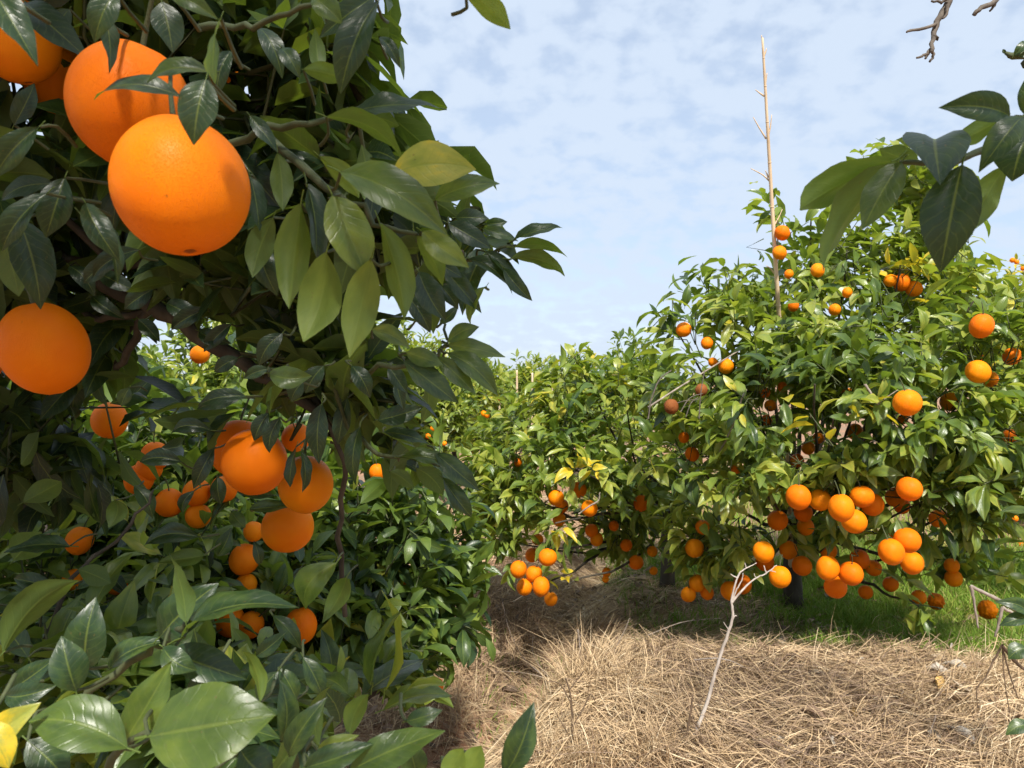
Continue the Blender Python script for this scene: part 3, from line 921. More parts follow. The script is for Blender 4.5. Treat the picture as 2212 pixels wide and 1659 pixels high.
# ------------------------------------------------------------------ trees
POLE = (1647, 80, 1682, 655, 8, 3.08)
TRUNK_D = (1720, 1246, 1722, 1325, 24, 3.6)
SKY_D = [(1380, 700), (1400, 640), (1440, 600), (1475, 548), (1560, 556), (1612, 480), (1606, 400), (1660, 385), (1722, 440), (1745, 400), (1735, 310),
         (1800, 280), (1832, 325), (1930, 288), (2060, 284), (2092, 330), (2130, 480), (2150, 560), (2230, 585), (2700, 600), (2700, -400), (1300, -400), (1300, 700)]
LOW_D = [(1300, 1310), (1470, 1275), (1540, 1285), (1640, 1262), (1690, 1240), (1752, 1240), (1790, 1262), (1900, 1255), (1945, 1300), (1970, 1385), (2022, 1385), (2040, 1270), (2100, 1262), (2212, 1280), (2700, 1300), (2700, 1800), (1300, 1800)]
OUT_D = SKY_D + [(1299, 700), (1299, 1800)]
grow('orange_tree', 'tall orange tree on the right loaded with fruit and staked with a bamboo pole', 'orange trees of the orchard', (1.435, 3.7), 0.42, [
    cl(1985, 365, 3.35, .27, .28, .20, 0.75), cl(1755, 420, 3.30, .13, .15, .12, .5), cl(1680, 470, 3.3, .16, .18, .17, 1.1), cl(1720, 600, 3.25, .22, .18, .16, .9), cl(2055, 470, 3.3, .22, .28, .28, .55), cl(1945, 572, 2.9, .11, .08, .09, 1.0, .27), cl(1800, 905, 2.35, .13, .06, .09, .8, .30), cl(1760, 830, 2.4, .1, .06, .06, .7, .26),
    cl(1830, 540, 3.2, .36, .33, .24), cl(1550, 620, 3.2, .20, .22, .15, .8), cl(1450, 690, 3.15, .16, .18, .11, .8), cl(2110, 640, 3.1, .30, .30, .24),
    cl(1690, 700, 2.95, .33, .3, .3), cl(1930, 720, 2.8, .34, .3, .3), cl(2140, 800, 2.7, .34, .3, .3), cl(1510, 820, 2.95, .25, .25, .24),
    cl(1640, 880, 2.75, .33, .3, .3), cl(1850, 880, 2.62, .34, .3, .3), cl(2050, 960, 2.52, .34, .3, .28), cl(2220, 960, 2.6, .32, .3, .3),
    cl(1500, 1000, 2.9, .26, .25, .25), cl(1650, 1060, 2.65, .29, .28, .25), cl(1830, 1010, 2.62, .3, .25, .14), cl(2000, 1080, 2.62, .27, .25, .22), cl(2150, 1090, 2.8, .3, .28, .26),
    cl(1530, 1180, 2.95, .22, .22, .17), cl(1610, 1170, 2.9, .22, .22, .16), cl(1960, 1200, 2.85, .22, .22, .18), cl(2110, 1190, 3.0, .24, .24, .17),
    cl(1985, 1310, 2.65, .07, .08, .11, 1.6), cl(1810, 1165, 2.62, .11, .10, .09, 1.2), cl(1720, 1120, 3.0, .3, .25, .16, .6),
    cl(1700, 830, 4.2, .55, .45, .4, .45), cl(2000, 820, 4.3, .55, .45, .45, .45), cl(1880, 640, 4.0, .5, .45, .35, .6), cl(1600, 940, 4.1, .45, .45, .34, .45), cl(2250, 800, 4.1, .55, .45, .4, .45), cl(2420, 860, 3.4, .45, .45, .5, .5)],
    0.043, 41, 0.098, (0.63, 0.15), .85, OUT_D, (POLE, TRUNK_D, (1400, 880, 1530, 800, 6, 2.6)), 0, 0.60, limb_r=.012, gap=-0.24)
# leaves that fall below the skirt are dropped too
TREES[-1]['lv'] = outside(TREES[-1]['lv'], LOW_D)

OUT_C = [(850, 1010), (930, 1000), (990, 950), (1040, 900), (1080, 855), (1140, 830), (1178, 790), (1200, 748), (1276, 742), (1300, 772), (1362, 748), (1390, 690), (1700, 600), (1700, -300), (850, -300)]
LOW_C = [(900, 1120), (1020, 1160), (1075, 1250), (1095, 1318), (1128, 1330), (1150, 1290), (1235, 1290), (1262, 1225), (1420, 1215), (1520, 1250), (1700, 1300), (1700, 1800), (900, 1800)]
grow('orange_tree', 'spreading orange tree in the middle with a low bunch of four oranges', 'orange trees of the orchard', (0.85, 4.02), 0.45, [
    cl(1235, 840, 3.5, .26, .25, .2), cl(1350, 860, 3.35, .28, .25, .25), cl(1125, 930, 3.45, .30, .28, .22), cl(1030, 1050, 3.4, .16, .16, .13),
    cl(1250, 980, 3.2, .28, .28, .25), cl(1385, 1010, 3.2, .25, .25, .25), cl(1120, 1060, 3.2, .23, .25, .2), cl(1235, 1110, 3.1, .23, .2, .2),
    cl(1180, 1190, 3.15, .17, .16, .14), cl(1085, 1170, 3.25, .11, .12, .14), cl(1340, 1130, 3.5, .25, .25, .18), cl(1108, 1300, 3.1, .045, .05, .05, 1.4),
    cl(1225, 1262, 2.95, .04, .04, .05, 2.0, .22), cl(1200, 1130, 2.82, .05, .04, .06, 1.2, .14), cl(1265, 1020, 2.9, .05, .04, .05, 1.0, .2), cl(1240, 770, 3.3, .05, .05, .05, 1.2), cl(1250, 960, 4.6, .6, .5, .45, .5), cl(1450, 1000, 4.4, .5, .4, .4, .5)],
    0.036, 42, 0.094, (0.67, 0.14), .9, OUT_C, (), 0, 0.60, limb_r=.010, gap=-0.28)
TREES[-1]['lv'] = outside(TREES[-1]['lv'], LOW_C)

OUT_B = [(960, 1010), (1060, 1110), (1080, 1240), (1060, 1290), (1066, 1430), (985, 1445), (975, 1525), (850, 1530), (812, 1480), (740, 1530), (700, 1600), (700, 1800), (2400, 1800), (2400, 900), (960, 900)]
GAP = (360, 730, 470, 800, 45, 9.0)
grow('orange_tree', 'low orange tree on the left beside the ditch behind the near branches', 'orange trees of the orchard', (-0.75, 2.45), 0.40, [
    cl(850, 1130, 2.15, .27, .28, .28), cl(955, 1320, 2.15, .17, .18, .18), cl(650, 1240, 2.0, .3, .28, .3), cl(400, 1130, 2.0, .36, .3, .32),
    cl(120, 1080, 2.0, .42, .3, .4), cl(770, 1370, 1.85, .2, .2, .2), cl(880, 1450, 1.95, .12, .14, .12, 1.1), cl(500, 960, 2.3, .34, .3, .28),
    cl(150, 860, 2.3, .4, .3, .32), cl(300, 1330, 1.6, .32, .25, .25), cl(30, 1350, 1.6, .3, .25, .25), cl(560, 1400, 1.65, .22, .2, .2), cl(980, 1180, 2.3, .16, .16, .16), cl(-250, 1000, 2.2, .5, .4, .5, .5), cl(620, 780, 2.5, .28, .25, .2, .8), cl(450, 1570, 1.2, .22, .18, .14), cl(150, 1590, 1.15, .24, .18, .14), cl(650, 1580, 1.2, .12, .12, .10), cl(430, 1500, .80, .13, .08, .08, 1.5), cl(120, 1470, .85, .15, .09, .10, 1.3), cl(690, 1570, .76, .08, .06, .06, 1.5), cl(880, 1640, .70, .06, .05, .03, 1.5)],
    0.04, 43, 0.088, (0.42, 0.16), .95, OUT_B, (GAP,), 0, 0.40)

OUT_A = [(866, -400), (848, 60), (866, 150), (800, 190), (950, 228), (880, 300), (1020, 345), (1075, 400), (1015, 440), (1062, 470), (1110, 500), (1120, 590), (1060, 640), (1030, 640), (1000, 690),
         (1000, 780), (960, 860), (920, 890), (915, 960), (1010, 1040), (1010, 1090), (900, 1060), (800, 1090), (740, 1120), (700, 1230), (560, 1260), (420, 1200), (300, 1130), (180, 1180), (100, 1190),
         (-10, 1250), (-400, 1300), (-400, 2000), (2600, 2000), (2600, -400)]
SHADE_CANOPY = [(-1.15, -0.30, 2.25, .42, .38, .26, .45, 0), (-0.58, -0.40, 2.40, .38, .38, .24, .62, 0), (0.30, -0.45, 2.45, .34, .34, .22, .60, 0), (-0.30, -0.20, 2.25, .17, .15, .12, 1.0, 0),  # unseen crown clumps overhead, placed and thinned to shade and dapple the near leaves
          (-0.85, 0.05, 2.35, .36, .25, .24, .42, 0), (-0.2, -0.05, 2.55, .32, .22, .2, .4, 0), (-1.5, 0.2, 2.0, .45, .45, .35, .4, 0), (-0.9, -0.9, 1.9, .40, .35, .32, .4, 0), (-0.2, -1.1, 2.0, .40, .35, .32, .35, 0)]
grow('orange_tree', 'near orange tree on the left, dark leaves and the biggest oranges in front', 'orange trees of the orchard', (-1.55, 0.75), 0.55, [
    cl(230, 130, .92, .36, .18, .24, 1.1), cl(560, 230, .85, .17, .14, .15, 1.1), cl(720, 70, .82, .09, .12, .09, 1.2), cl(840, 400, .82, .10, .1, .07, 1.2), cl(1000, 545, .85, .055, .06, .035, 1.3),
    cl(620, 560, .90, .16, .12, .12, 1.1), cl(740, 820, .95, .12, .12, .09, 1.2), cl(590, 860, 1.0, .12, .12, .09, 1.0), cl(200, 560, 1.15, .34, .2, .18, .8), cl(880, 960, 1.0, .07, .08, .05, 1.2),
    cl(290, 680, 1.12, .12, .08, .07, 1.3), cl(60, 860, 1.2, .2, .15, .2, .7), cl(150, 980, 1.25, .2, .15, .12, .6), cl(-350, 500, 1.1, .35, .3, .5, .6), cl(-250, 0, .9, .3, .3, .4, .8), cl(400, -150, .9, .45, .25, .2, .8)] + SHADE_CANOPY,
    0.05, 44, 0.088, (0.15, 0.13), 1.0, OUT_A, (GAP,), 0.60, 0.50, heroes=150, limb_r=0.006, roots=[at(-230, 860, 1.25), np.array([-1.30, -0.10, 1.85]), np.array([-0.95, 0.75, 2.05]), at(330, 665, .97), at(470, 745, .95), at(600, 830, .93), at(700, 900, .92), at(480, 560, .92), at(600, 542, .9)])  # low leaf tone paints this crown's shade into the leaf colour

# farther trees of the orchard, their paler leaf tone standing in for haze
FAR = [
    (985, 8.5, 1.75, 1.05, 'far orange tree dotted with fruit left of the slim poles'), (1110, 13.0, 1.75, 1.1, 'dark treetop between the far poles on the skyline'),
    (1245, 15.0, 1.9, 1.2, 'small far treetop right of the far poles'), (1330, 9.0, 1.85, 1.1, 'orange tree behind the middle tree top'),
    (870, 6.6, 1.7, 1.0, 'pale green far tree seen past the near leaf tips'), (700, 6.0, 2.0, 1.1, 'sunlit tree behind the near left tree'),
    (430, 4.9, 2.0, 1.0, 'bright sunlit tree seen through the gap in the left tree'), (130, 5.2, 2.2, 1.2, 'sunlit tree glimpsed behind the big lone orange'),
    (2235, 9.5, 2.95, 1.3, 'far treetop with tiny oranges on the right skyline'), (2290, 5.9, 1.5, .85, 'low sunlit tree with yellow leaves behind the right edge'),
    (1060, 19.0, 1.7, 1.4, 'farthest tree on the hazy skyline left of the poles'), (1160, 21.0, 1.9, 1.5, 'farthest tree on the skyline between the poles'),
    (930, 14.0, 1.6, 1.3, 'distant low tree left of the skyline poles'),
]
for k, (u, d, h, w, lab) in enumerate(FAR):
    x = (u - CU) / F * d
    rr = np.random.default_rng(900 + k)
    gz = float(ground_z(x, d))
    cs = []
    for j in range(7):
        a = j / 7 * 6.28 + rr.uniform(0, .5)
        q = 0.42 * w
        cs.append((x + math.cos(a) * q, d + math.sin(a) * q, gz + h * rr.uniform(.40, .66), .36 * w, .36 * w, h * .22, .8, 0))
    cs.append((x + rr.normal() * .08, d, gz + h * .76, .34 * w, .34 * w, h * .20, .9, 0))
    big = 0.09 if d < 7 else (0.12 if d < 12 else 0.16)
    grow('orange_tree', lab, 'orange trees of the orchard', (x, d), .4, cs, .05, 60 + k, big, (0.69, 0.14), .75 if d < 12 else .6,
         None, (GAP,) if u not in (430,) and u < 900 else (), 0, .3, heroes=60 if d < 6.5 else 0, clear=(d < 3))

# the tree at the photographer's right hand: only one leafy branch of it reaches into the picture
tr5 = empty('orange_tree', (1.75, 0.15, float(ground_z(1.75, 0.15)) - 0.02), 'near branch with large hanging leaves reaching in from the upper right', 'tree', 'orange trees of the orchard')
PI5 = parent_inv(tr5)
b5 = np.array(tr5.location)
tb = Tubes(); tb.add(curve([b5, b5 + (-.03, .02, .5), b5 + (-.05, .05, 1.0)], 9), np.linspace(.055, .038, 9), 12, .5, .05)
o = obj('trunk', tb.mesh('trunk'), tr5, M_BARK); o.matrix_parent_inverse = PI5
fork5 = b5 + np.array((-.05, .05, .95))


def branch5(pts, r0, r1, n=14, mat=None, name='branch', jit=0.002):
    t = Tubes(); t.add(curve(pts, n, jit), np.linspace(r0, r1, n), 8, .5, .08)
    q = obj(name, t.mesh(name), tr5, mat or M_BARK); q.matrix_parent_inverse = PI5
    return q


branch5([fork5, (1.35, .35, 1.55), (.85, .52, 1.62), tuple(at(2420, 330, .53)), tuple(at(2225, 285, .53))], .030, .0035, 20)
branch5([tuple(at(2240, 290, .53)), tuple(at(2140, 318, .52)), tuple(at(2040, 352, .50)), tuple(at(1945, 350, .495))], .0030, .0016, 12, M_TWIG, 'twig', .0008)
branch5([tuple(at(2300, 300, .54)), tuple(at(2245, 265, .52)), tuple(at(2195, 252, .50))], .003, .0016, 8, M_TWIG, 'twig', .0005)
branch5([fork5 + (0, 0, .1), (1.5, .5, 2.2), (1.0, .85, 2.0), tuple(at(2110, -130, .92)), tuple(at(2054, -20, .92))], .026, .0042, 20)
dead5 = branch5([tuple(at(2056, -30, .92)), tuple(at(2044, 18, .92)), tuple(at(2024, 50, .92)), tuple(at(2014, 85, .915)), tuple(at(2012, 112, .91))], .0048, .0022, 14, M_GREYTWIG, 'dead_twig', .0009)
for pts in ([(2022, 52), (1996, 62), (1966, 68), (1958, 70)], [(2014, 105), (1998, 118), (1980, 125)], [(2013, 110), (2016, 120), (2008, 134)], [(2046, 12), (2044, 30), (2036, 40)], [(2016, 78), (2024, 80), (2026, 86)], [(2049, -4), (2032, 3), (2012, 2)], [(2006, 112), (2002, 120), (1998, 127)]):
    branch5([tuple(at(p[0], p[1], .915)) for p in pts], .0022, .0013, 8, M_GREYTWIG, 'dead_twig', .0006)
branch5([tuple(at(2175, -30, .95)), tuple(at(2150, 2, .94)), tuple(at(2120, 18, .93)), tuple(at(2104, 32, .93))], .0040, .0026, 10, M_GREYTWIG, 'dead_twig', .0006)
branch5([tuple(at(2152, 0, .94)), tuple(at(2146, 14, .94)), tuple(at(2138, 24, .94))], .0022, .0012, 6, M_GREYTWIG, 'dead_twig', .0004)
branch5([(1.2, .75, 2.0), tuple(at(2330, 60, .9)), tuple(at(2240, 110, .88)), tuple(at(2190, 122, .87)), tuple(at(2172, 114, .87))], .012, .0018, 14, M_TWIG, 'twig', .0006)
branch5([fork5 - (0, 0, .3), (1.3, .6, .85), (.95, .85, .75), tuple(at(2290, 1180, .98)), tuple(at(2228, 1108, .98))], .016, .0018, 16)
branch5([fork5 - (0, 0, .5), (1.3, .9, .62), (1.0, 1.2, .60), tuple(at(2300, 1360, 1.35)), tuple(at(2216, 1330, 1.35))], .015, .002, 16)
branch5([(1.0, 1.2, .60), tuple(at(2330, 1520, 1.2)), tuple(at(2226, 1565, 1.2))], .008, .002, 12)

HERO_BLOCK = []     # u, v, depth of hand-set leaves: nothing of the crown may hang before them


def hand_leaf(parent, row, aspect=0.40):
    bu, bv, tu, tv, w, d, tone, face = row[:8]
    dt = row[8] if len(row) > 8 else 0.0
    B, T = at(bu, bv, d), at(tu, tv, d + dt)
    Dv = T - B
    Ln = np.linalg.norm(Dv); Dn = Dv / Ln
    toc = unit(CAMP - (B + T) / 2)
    toc = unit(toc - Dn * np.dot(toc, Dn))
    sd = np.cross(Dn, toc)
    if sd[2] < 0: sd = -sd
    seen = w / F * d
    real = max(aspect * Ln, seen * 1.04)
    if real > 0.62 * Ln: real = max(seen * 1.02, 0.62 * Ln)
    c = min(seen / real, 1.0); s = math.sqrt(1 - c * c)
    N = toc * c + sd * s
    if face == 'l': N = -(toc * c - sd * s)
    HERO_BLOCK.append(((bu + tu) / 2, (bv + tv) / 2, d, math.hypot(bu - tu, bv - tv) * 0.4))
    return leaf_object(parent, B, Dn, N, Ln, 0.92 * real / (0.45 * Ln), tone * (0.78 if tone < 0.4 else 0.90 if tone < 0.8 else 1.0))  # dark tones are cut further, deeper shade put into the near leaves' colour


TA = next(t for t in TREES if t['e']['label'].startswith('near orange tree'))
TB = next(t for t in TREES if t['e']['label'].startswith('low orange tree'))
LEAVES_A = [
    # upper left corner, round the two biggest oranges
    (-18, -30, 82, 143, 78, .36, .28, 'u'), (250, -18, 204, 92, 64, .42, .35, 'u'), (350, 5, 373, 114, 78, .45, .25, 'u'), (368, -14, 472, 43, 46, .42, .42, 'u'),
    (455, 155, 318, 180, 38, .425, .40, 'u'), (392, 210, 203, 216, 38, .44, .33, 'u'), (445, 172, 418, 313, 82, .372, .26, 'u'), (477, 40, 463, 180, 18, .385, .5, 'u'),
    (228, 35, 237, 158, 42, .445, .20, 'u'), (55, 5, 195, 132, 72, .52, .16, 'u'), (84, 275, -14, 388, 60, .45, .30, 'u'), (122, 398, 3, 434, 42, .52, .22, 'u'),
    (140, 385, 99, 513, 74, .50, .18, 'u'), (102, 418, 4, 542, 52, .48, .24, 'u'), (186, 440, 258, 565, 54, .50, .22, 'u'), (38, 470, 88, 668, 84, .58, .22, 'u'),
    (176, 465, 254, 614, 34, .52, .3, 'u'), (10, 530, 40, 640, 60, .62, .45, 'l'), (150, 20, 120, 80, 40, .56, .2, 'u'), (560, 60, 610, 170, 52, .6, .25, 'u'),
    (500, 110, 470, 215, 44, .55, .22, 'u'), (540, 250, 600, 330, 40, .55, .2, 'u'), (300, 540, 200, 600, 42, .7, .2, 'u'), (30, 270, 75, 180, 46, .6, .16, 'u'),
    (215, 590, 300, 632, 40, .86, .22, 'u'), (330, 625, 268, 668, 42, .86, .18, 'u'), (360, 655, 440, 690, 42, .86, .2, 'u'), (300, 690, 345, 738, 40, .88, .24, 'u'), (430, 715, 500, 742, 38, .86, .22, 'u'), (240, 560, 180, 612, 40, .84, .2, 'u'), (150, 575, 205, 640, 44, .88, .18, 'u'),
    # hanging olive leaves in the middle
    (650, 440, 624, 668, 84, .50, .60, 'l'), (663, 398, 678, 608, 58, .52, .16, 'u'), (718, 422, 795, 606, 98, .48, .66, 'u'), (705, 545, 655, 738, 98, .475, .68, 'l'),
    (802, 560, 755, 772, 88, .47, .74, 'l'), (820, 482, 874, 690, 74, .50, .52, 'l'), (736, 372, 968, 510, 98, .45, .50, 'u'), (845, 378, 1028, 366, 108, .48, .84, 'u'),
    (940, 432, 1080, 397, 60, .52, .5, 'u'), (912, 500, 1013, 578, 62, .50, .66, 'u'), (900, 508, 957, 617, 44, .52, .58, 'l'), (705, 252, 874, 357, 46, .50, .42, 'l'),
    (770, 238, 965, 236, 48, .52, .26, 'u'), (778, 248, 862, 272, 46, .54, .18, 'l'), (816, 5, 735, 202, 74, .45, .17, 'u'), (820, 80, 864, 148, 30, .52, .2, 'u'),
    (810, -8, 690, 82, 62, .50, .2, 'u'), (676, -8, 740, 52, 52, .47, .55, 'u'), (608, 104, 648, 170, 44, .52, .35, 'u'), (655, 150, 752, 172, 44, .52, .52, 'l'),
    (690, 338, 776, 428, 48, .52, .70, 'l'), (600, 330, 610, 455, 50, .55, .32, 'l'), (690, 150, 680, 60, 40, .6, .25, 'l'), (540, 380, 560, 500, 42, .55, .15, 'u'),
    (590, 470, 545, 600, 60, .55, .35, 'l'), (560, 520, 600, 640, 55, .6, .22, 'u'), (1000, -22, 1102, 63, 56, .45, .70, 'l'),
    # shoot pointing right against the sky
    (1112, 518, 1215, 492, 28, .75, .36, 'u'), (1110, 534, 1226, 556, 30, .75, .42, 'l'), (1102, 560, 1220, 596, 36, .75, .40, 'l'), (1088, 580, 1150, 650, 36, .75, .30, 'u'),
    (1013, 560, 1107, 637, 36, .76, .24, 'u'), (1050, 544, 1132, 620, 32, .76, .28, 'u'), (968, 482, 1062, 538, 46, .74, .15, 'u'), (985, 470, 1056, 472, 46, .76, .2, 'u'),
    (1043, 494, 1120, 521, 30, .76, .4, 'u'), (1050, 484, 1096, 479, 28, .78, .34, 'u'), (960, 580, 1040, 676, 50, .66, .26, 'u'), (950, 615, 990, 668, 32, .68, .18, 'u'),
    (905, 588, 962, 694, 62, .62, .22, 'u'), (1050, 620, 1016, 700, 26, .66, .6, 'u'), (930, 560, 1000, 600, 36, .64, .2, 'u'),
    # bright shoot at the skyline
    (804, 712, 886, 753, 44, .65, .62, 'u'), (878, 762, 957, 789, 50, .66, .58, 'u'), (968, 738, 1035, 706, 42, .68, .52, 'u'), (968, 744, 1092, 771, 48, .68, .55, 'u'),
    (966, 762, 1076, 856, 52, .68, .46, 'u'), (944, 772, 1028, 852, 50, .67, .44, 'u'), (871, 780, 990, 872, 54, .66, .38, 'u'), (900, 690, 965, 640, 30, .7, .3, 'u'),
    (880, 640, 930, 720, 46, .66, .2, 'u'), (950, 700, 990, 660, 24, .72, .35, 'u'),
    # dark leaves over the hanging bunch, their shade carried by low tones
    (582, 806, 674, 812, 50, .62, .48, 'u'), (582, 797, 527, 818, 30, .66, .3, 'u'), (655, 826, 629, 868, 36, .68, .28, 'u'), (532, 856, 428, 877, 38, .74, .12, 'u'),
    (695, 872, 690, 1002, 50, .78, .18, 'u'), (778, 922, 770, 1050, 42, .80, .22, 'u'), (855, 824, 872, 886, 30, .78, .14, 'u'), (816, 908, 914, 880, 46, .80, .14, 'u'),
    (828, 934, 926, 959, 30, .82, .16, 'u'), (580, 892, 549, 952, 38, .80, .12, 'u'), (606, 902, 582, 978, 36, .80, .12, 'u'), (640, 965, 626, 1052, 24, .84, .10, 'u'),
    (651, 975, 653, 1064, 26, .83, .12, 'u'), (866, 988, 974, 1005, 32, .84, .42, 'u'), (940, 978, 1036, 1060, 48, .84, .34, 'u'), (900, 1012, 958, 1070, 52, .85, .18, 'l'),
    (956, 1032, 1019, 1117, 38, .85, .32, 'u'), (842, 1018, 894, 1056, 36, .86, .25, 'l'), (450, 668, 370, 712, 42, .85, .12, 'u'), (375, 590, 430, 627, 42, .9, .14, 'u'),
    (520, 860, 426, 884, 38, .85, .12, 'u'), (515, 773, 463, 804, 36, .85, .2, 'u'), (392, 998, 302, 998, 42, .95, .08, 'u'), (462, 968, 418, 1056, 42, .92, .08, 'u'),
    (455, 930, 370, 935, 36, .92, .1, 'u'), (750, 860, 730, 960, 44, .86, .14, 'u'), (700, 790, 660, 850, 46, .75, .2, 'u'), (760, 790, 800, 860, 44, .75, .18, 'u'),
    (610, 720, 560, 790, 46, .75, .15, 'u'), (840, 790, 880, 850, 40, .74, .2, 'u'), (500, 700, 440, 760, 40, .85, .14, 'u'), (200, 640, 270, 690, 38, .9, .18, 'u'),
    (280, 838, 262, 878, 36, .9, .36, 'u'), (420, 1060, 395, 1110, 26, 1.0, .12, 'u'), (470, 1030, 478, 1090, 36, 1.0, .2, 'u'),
]
LEAVES_LOW = [
    # low shoots at the lower left, close to the camera
    (7, 1410, 172, 1254, 72, .60, .34, 'l'), (186, 1444, 208, 1290, 92, .50, .30, 'u'), (164, 1492, 133, 1374, 84, .45, .32, 'u'), (391, 1378, 645, 1312, 54, .50, .34, 'u'),
    (345, 1376, 472, 1260, 88, .53, .30, 'u'), (402, 1346, 366, 1194, 46, .49, .28, 'l'), (235, 1446, 372, 1385, 50, .54, .34, 'u'), (353, 1398, 426, 1448, 58, .50, .36, 'u'),
    (368, 1410, 532, 1468, 78, .52, .24, 'u'), (268, 1602, 372, 1427, 84, .43, .56, 'u'), (322, 1590, 597, 1545, 182, .39, .54, 'u'), (275, 1616, 62, 1558, 118, .41, .48, 'u'),
    (-30, 1610, 88, 1518, 62, .40, .90, 'u'), (-40, 1560, 20, 1660, 70, .38, .93, 'u'), (20, 1492, 122, 1420, 62, .56, .30, 'u'), (14, 1502, 122, 1480, 52, .54, .26, 'u'),
    (562, 1516, 524, 1404, 32, .50, .60, 'l'), (555, 1416, 622, 1362, 36, .70, .28, 'u'), (607, 1602, 604, 1468, 48, .46, .34, 'u'), (624, 1632, 707, 1506, 58, .44, .38, 'u'),
    (690, 1612, 722, 1476, 44, .48, .40, 'l'), (755, 1592, 796, 1500, 48, .52, .52, 'l'), (660, 1658, 809, 1606, 60, .42, .36, 'u'), (756, 1664, 961, 1578, 90, .42, .44, 'u'),
    (878, 1558, 956, 1534, 42, .46, .36, 'u'), (1092, 1668, 1153, 1517, 64, .45, .34, 'u'), (960, 1690, 1000, 1616, 60, .44, .72, 'l'), (1002, 1690, 1040, 1610, 62, .44, .70, 'l'),
    (655, 1420, 697, 1507, 42, .62, .34, 'u'), (688, 1622, 776, 1588, 42, .47, .68, 'u'), (590, 1330, 650, 1402, 40, .8, .36, 'u'), (520, 1620, 590, 1680, 90, .42, .30, 'u'),
    (60, 1600, 150, 1690, 90, .44, .32, 'u'), (727, 1216, 660, 1316, 72, .95, .58, 'u'), (748, 1248, 696, 1346, 50, 1.0, .44, 'l'), (445, 1440, 430, 1530, 60, .52, .26, 'u'),
    (480, 1500, 540, 1580, 60, .5, .24, 'u'), (600, 1450, 560, 1520, 44, .6, .26, 'u'), (640, 1510, 600, 1440, 40, .62, .36, 'u'), (20, 1330, 80, 1290, 40, .75, .25, 'u'),
    (200, 1530, 120, 1540, 50, .5, .3, 'u'), (30, 1210, 90, 1150, 70, .95, .32, 'l'), (50, 1085, 132, 1040, 60, 1.0, .38, 'l'), (250, 1080, 235, 1140, 44, 1.0, .34, 'l'),
    (290, 1050, 330, 1120, 40, 1.05, .3, 'u'), (150, 1180, 10, 1195, 40, .85, .26, 'u'), (120, 1270, 30, 1250, 40, .9, .2, 'u'), (430, 1160, 310, 1180, 46, .9, .22, 'u'),
    (440, 1200, 340, 1215, 44, .9, .28, 'l'), (170, 1230, 240, 1260, 46, .9, .24, 'l'), (540, 1100, 640, 1092, 34, 1.05, .34, 'u'), (560, 1220, 548, 1168, 26, 1.1, .2, 'u'),
    (590, 1070, 515, 1060, 34, 1.1, .36, 'u'), (500, 1105, 530, 1140, 34, 1.1, .42, 'u'), (470, 1200, 500, 1140, 38, 1.0, .32, 'u'), (60, 1420, -10, 1330, 60, .7, .2, 'u'),
    (800, 1660, 860, 1600, 60, .5, .3, 'u'), (900, 1680, 880, 1600, 60, .5, .42, 'u'), (700, 1690, 640, 1600, 60, .5, .3, 'u'), (440, 1680, 350, 1650, 80, .46, .34, 'u'),
]
LEAVES_5 = [
    (1932, 346, 1727, 453, 68, .50, .58, 'l'), (1932, 354, 1778, 584, 64, .50, .56, 'l'), (1948, 350, 1863, 497, 74, .47, .44, 'u'), (1930, 352, 1830, 409, 42, .52, .5, 'l'),
    (2022, 306, 2031, 399, 124, .49, .30, 'u', -.05), (2078, 358, 2031, 588, 124, .45, .18, 'u'), (2174, 356, 2096, 501, 64, .50, .52, 'l'), (2182, 252, 2027, 233, 64, .48, .30, 'u'),
    (2168, 252, 2072, 298, 52, .52, .50, 'l'), (2208, 252, 2114, 373, 74, .46, .34, 'u'), (2216, 250, 2236, 155, 84, .48, .34, 'u'), (2220, 296, 2186, 392, 112, .48, .22, 'u'),
    (1985, 352, 1900, 322, 52, .54, .40, 'l'), (2030, 330, 1935, 302, 40, .56, .42, 'l'), (2190, 120, 2214, 88, 24, .86, .32, 'u'), (2172, 116, 2166, 106, 8, .87, .1, 'u'), (2200, 122, 2240, 112, 20, .86, .3, 'u'),
    (2232, 1108, 2164, 1105, 20, .98, .52, 'u'), (2222, 1330, 2148, 1300, 34, 1.35, .34, 'u'), (2222, 1330, 2158, 1352, 34, 1.35, .30, 'u'), (2220, 1400, 2178, 1424, 38, 1.35, .36, 'u'),
    (2232, 1566, 2172, 1588, 34, 1.2, .40, 'u'), (2230, 1340, 2190, 1290, 30, 1.36, .3, 'u'),
]
for row in LEAVES_A: hand_leaf(TA['e'], row)
for row in LEAVES_LOW: hand_leaf(TA['e'], row)
for row in LEAVES_5: hand_leaf(tr5, row)

# the big visible limb of the near left tree and the twigs that carry the hand-set leaves
PIA = parent_inv(TA['e'])


def branchA(pts, r0, r1, n=14, mat=None, name='branch', jit=0.002):
    t = Tubes(); t.add(curve([at(*p) for p in pts], n, jit), np.linspace(r0, r1, n), 8, .5, .08)
    q = obj(name, t.mesh(name), TA['e'], mat or M_BARK); q.matrix_parent_inverse = PIA


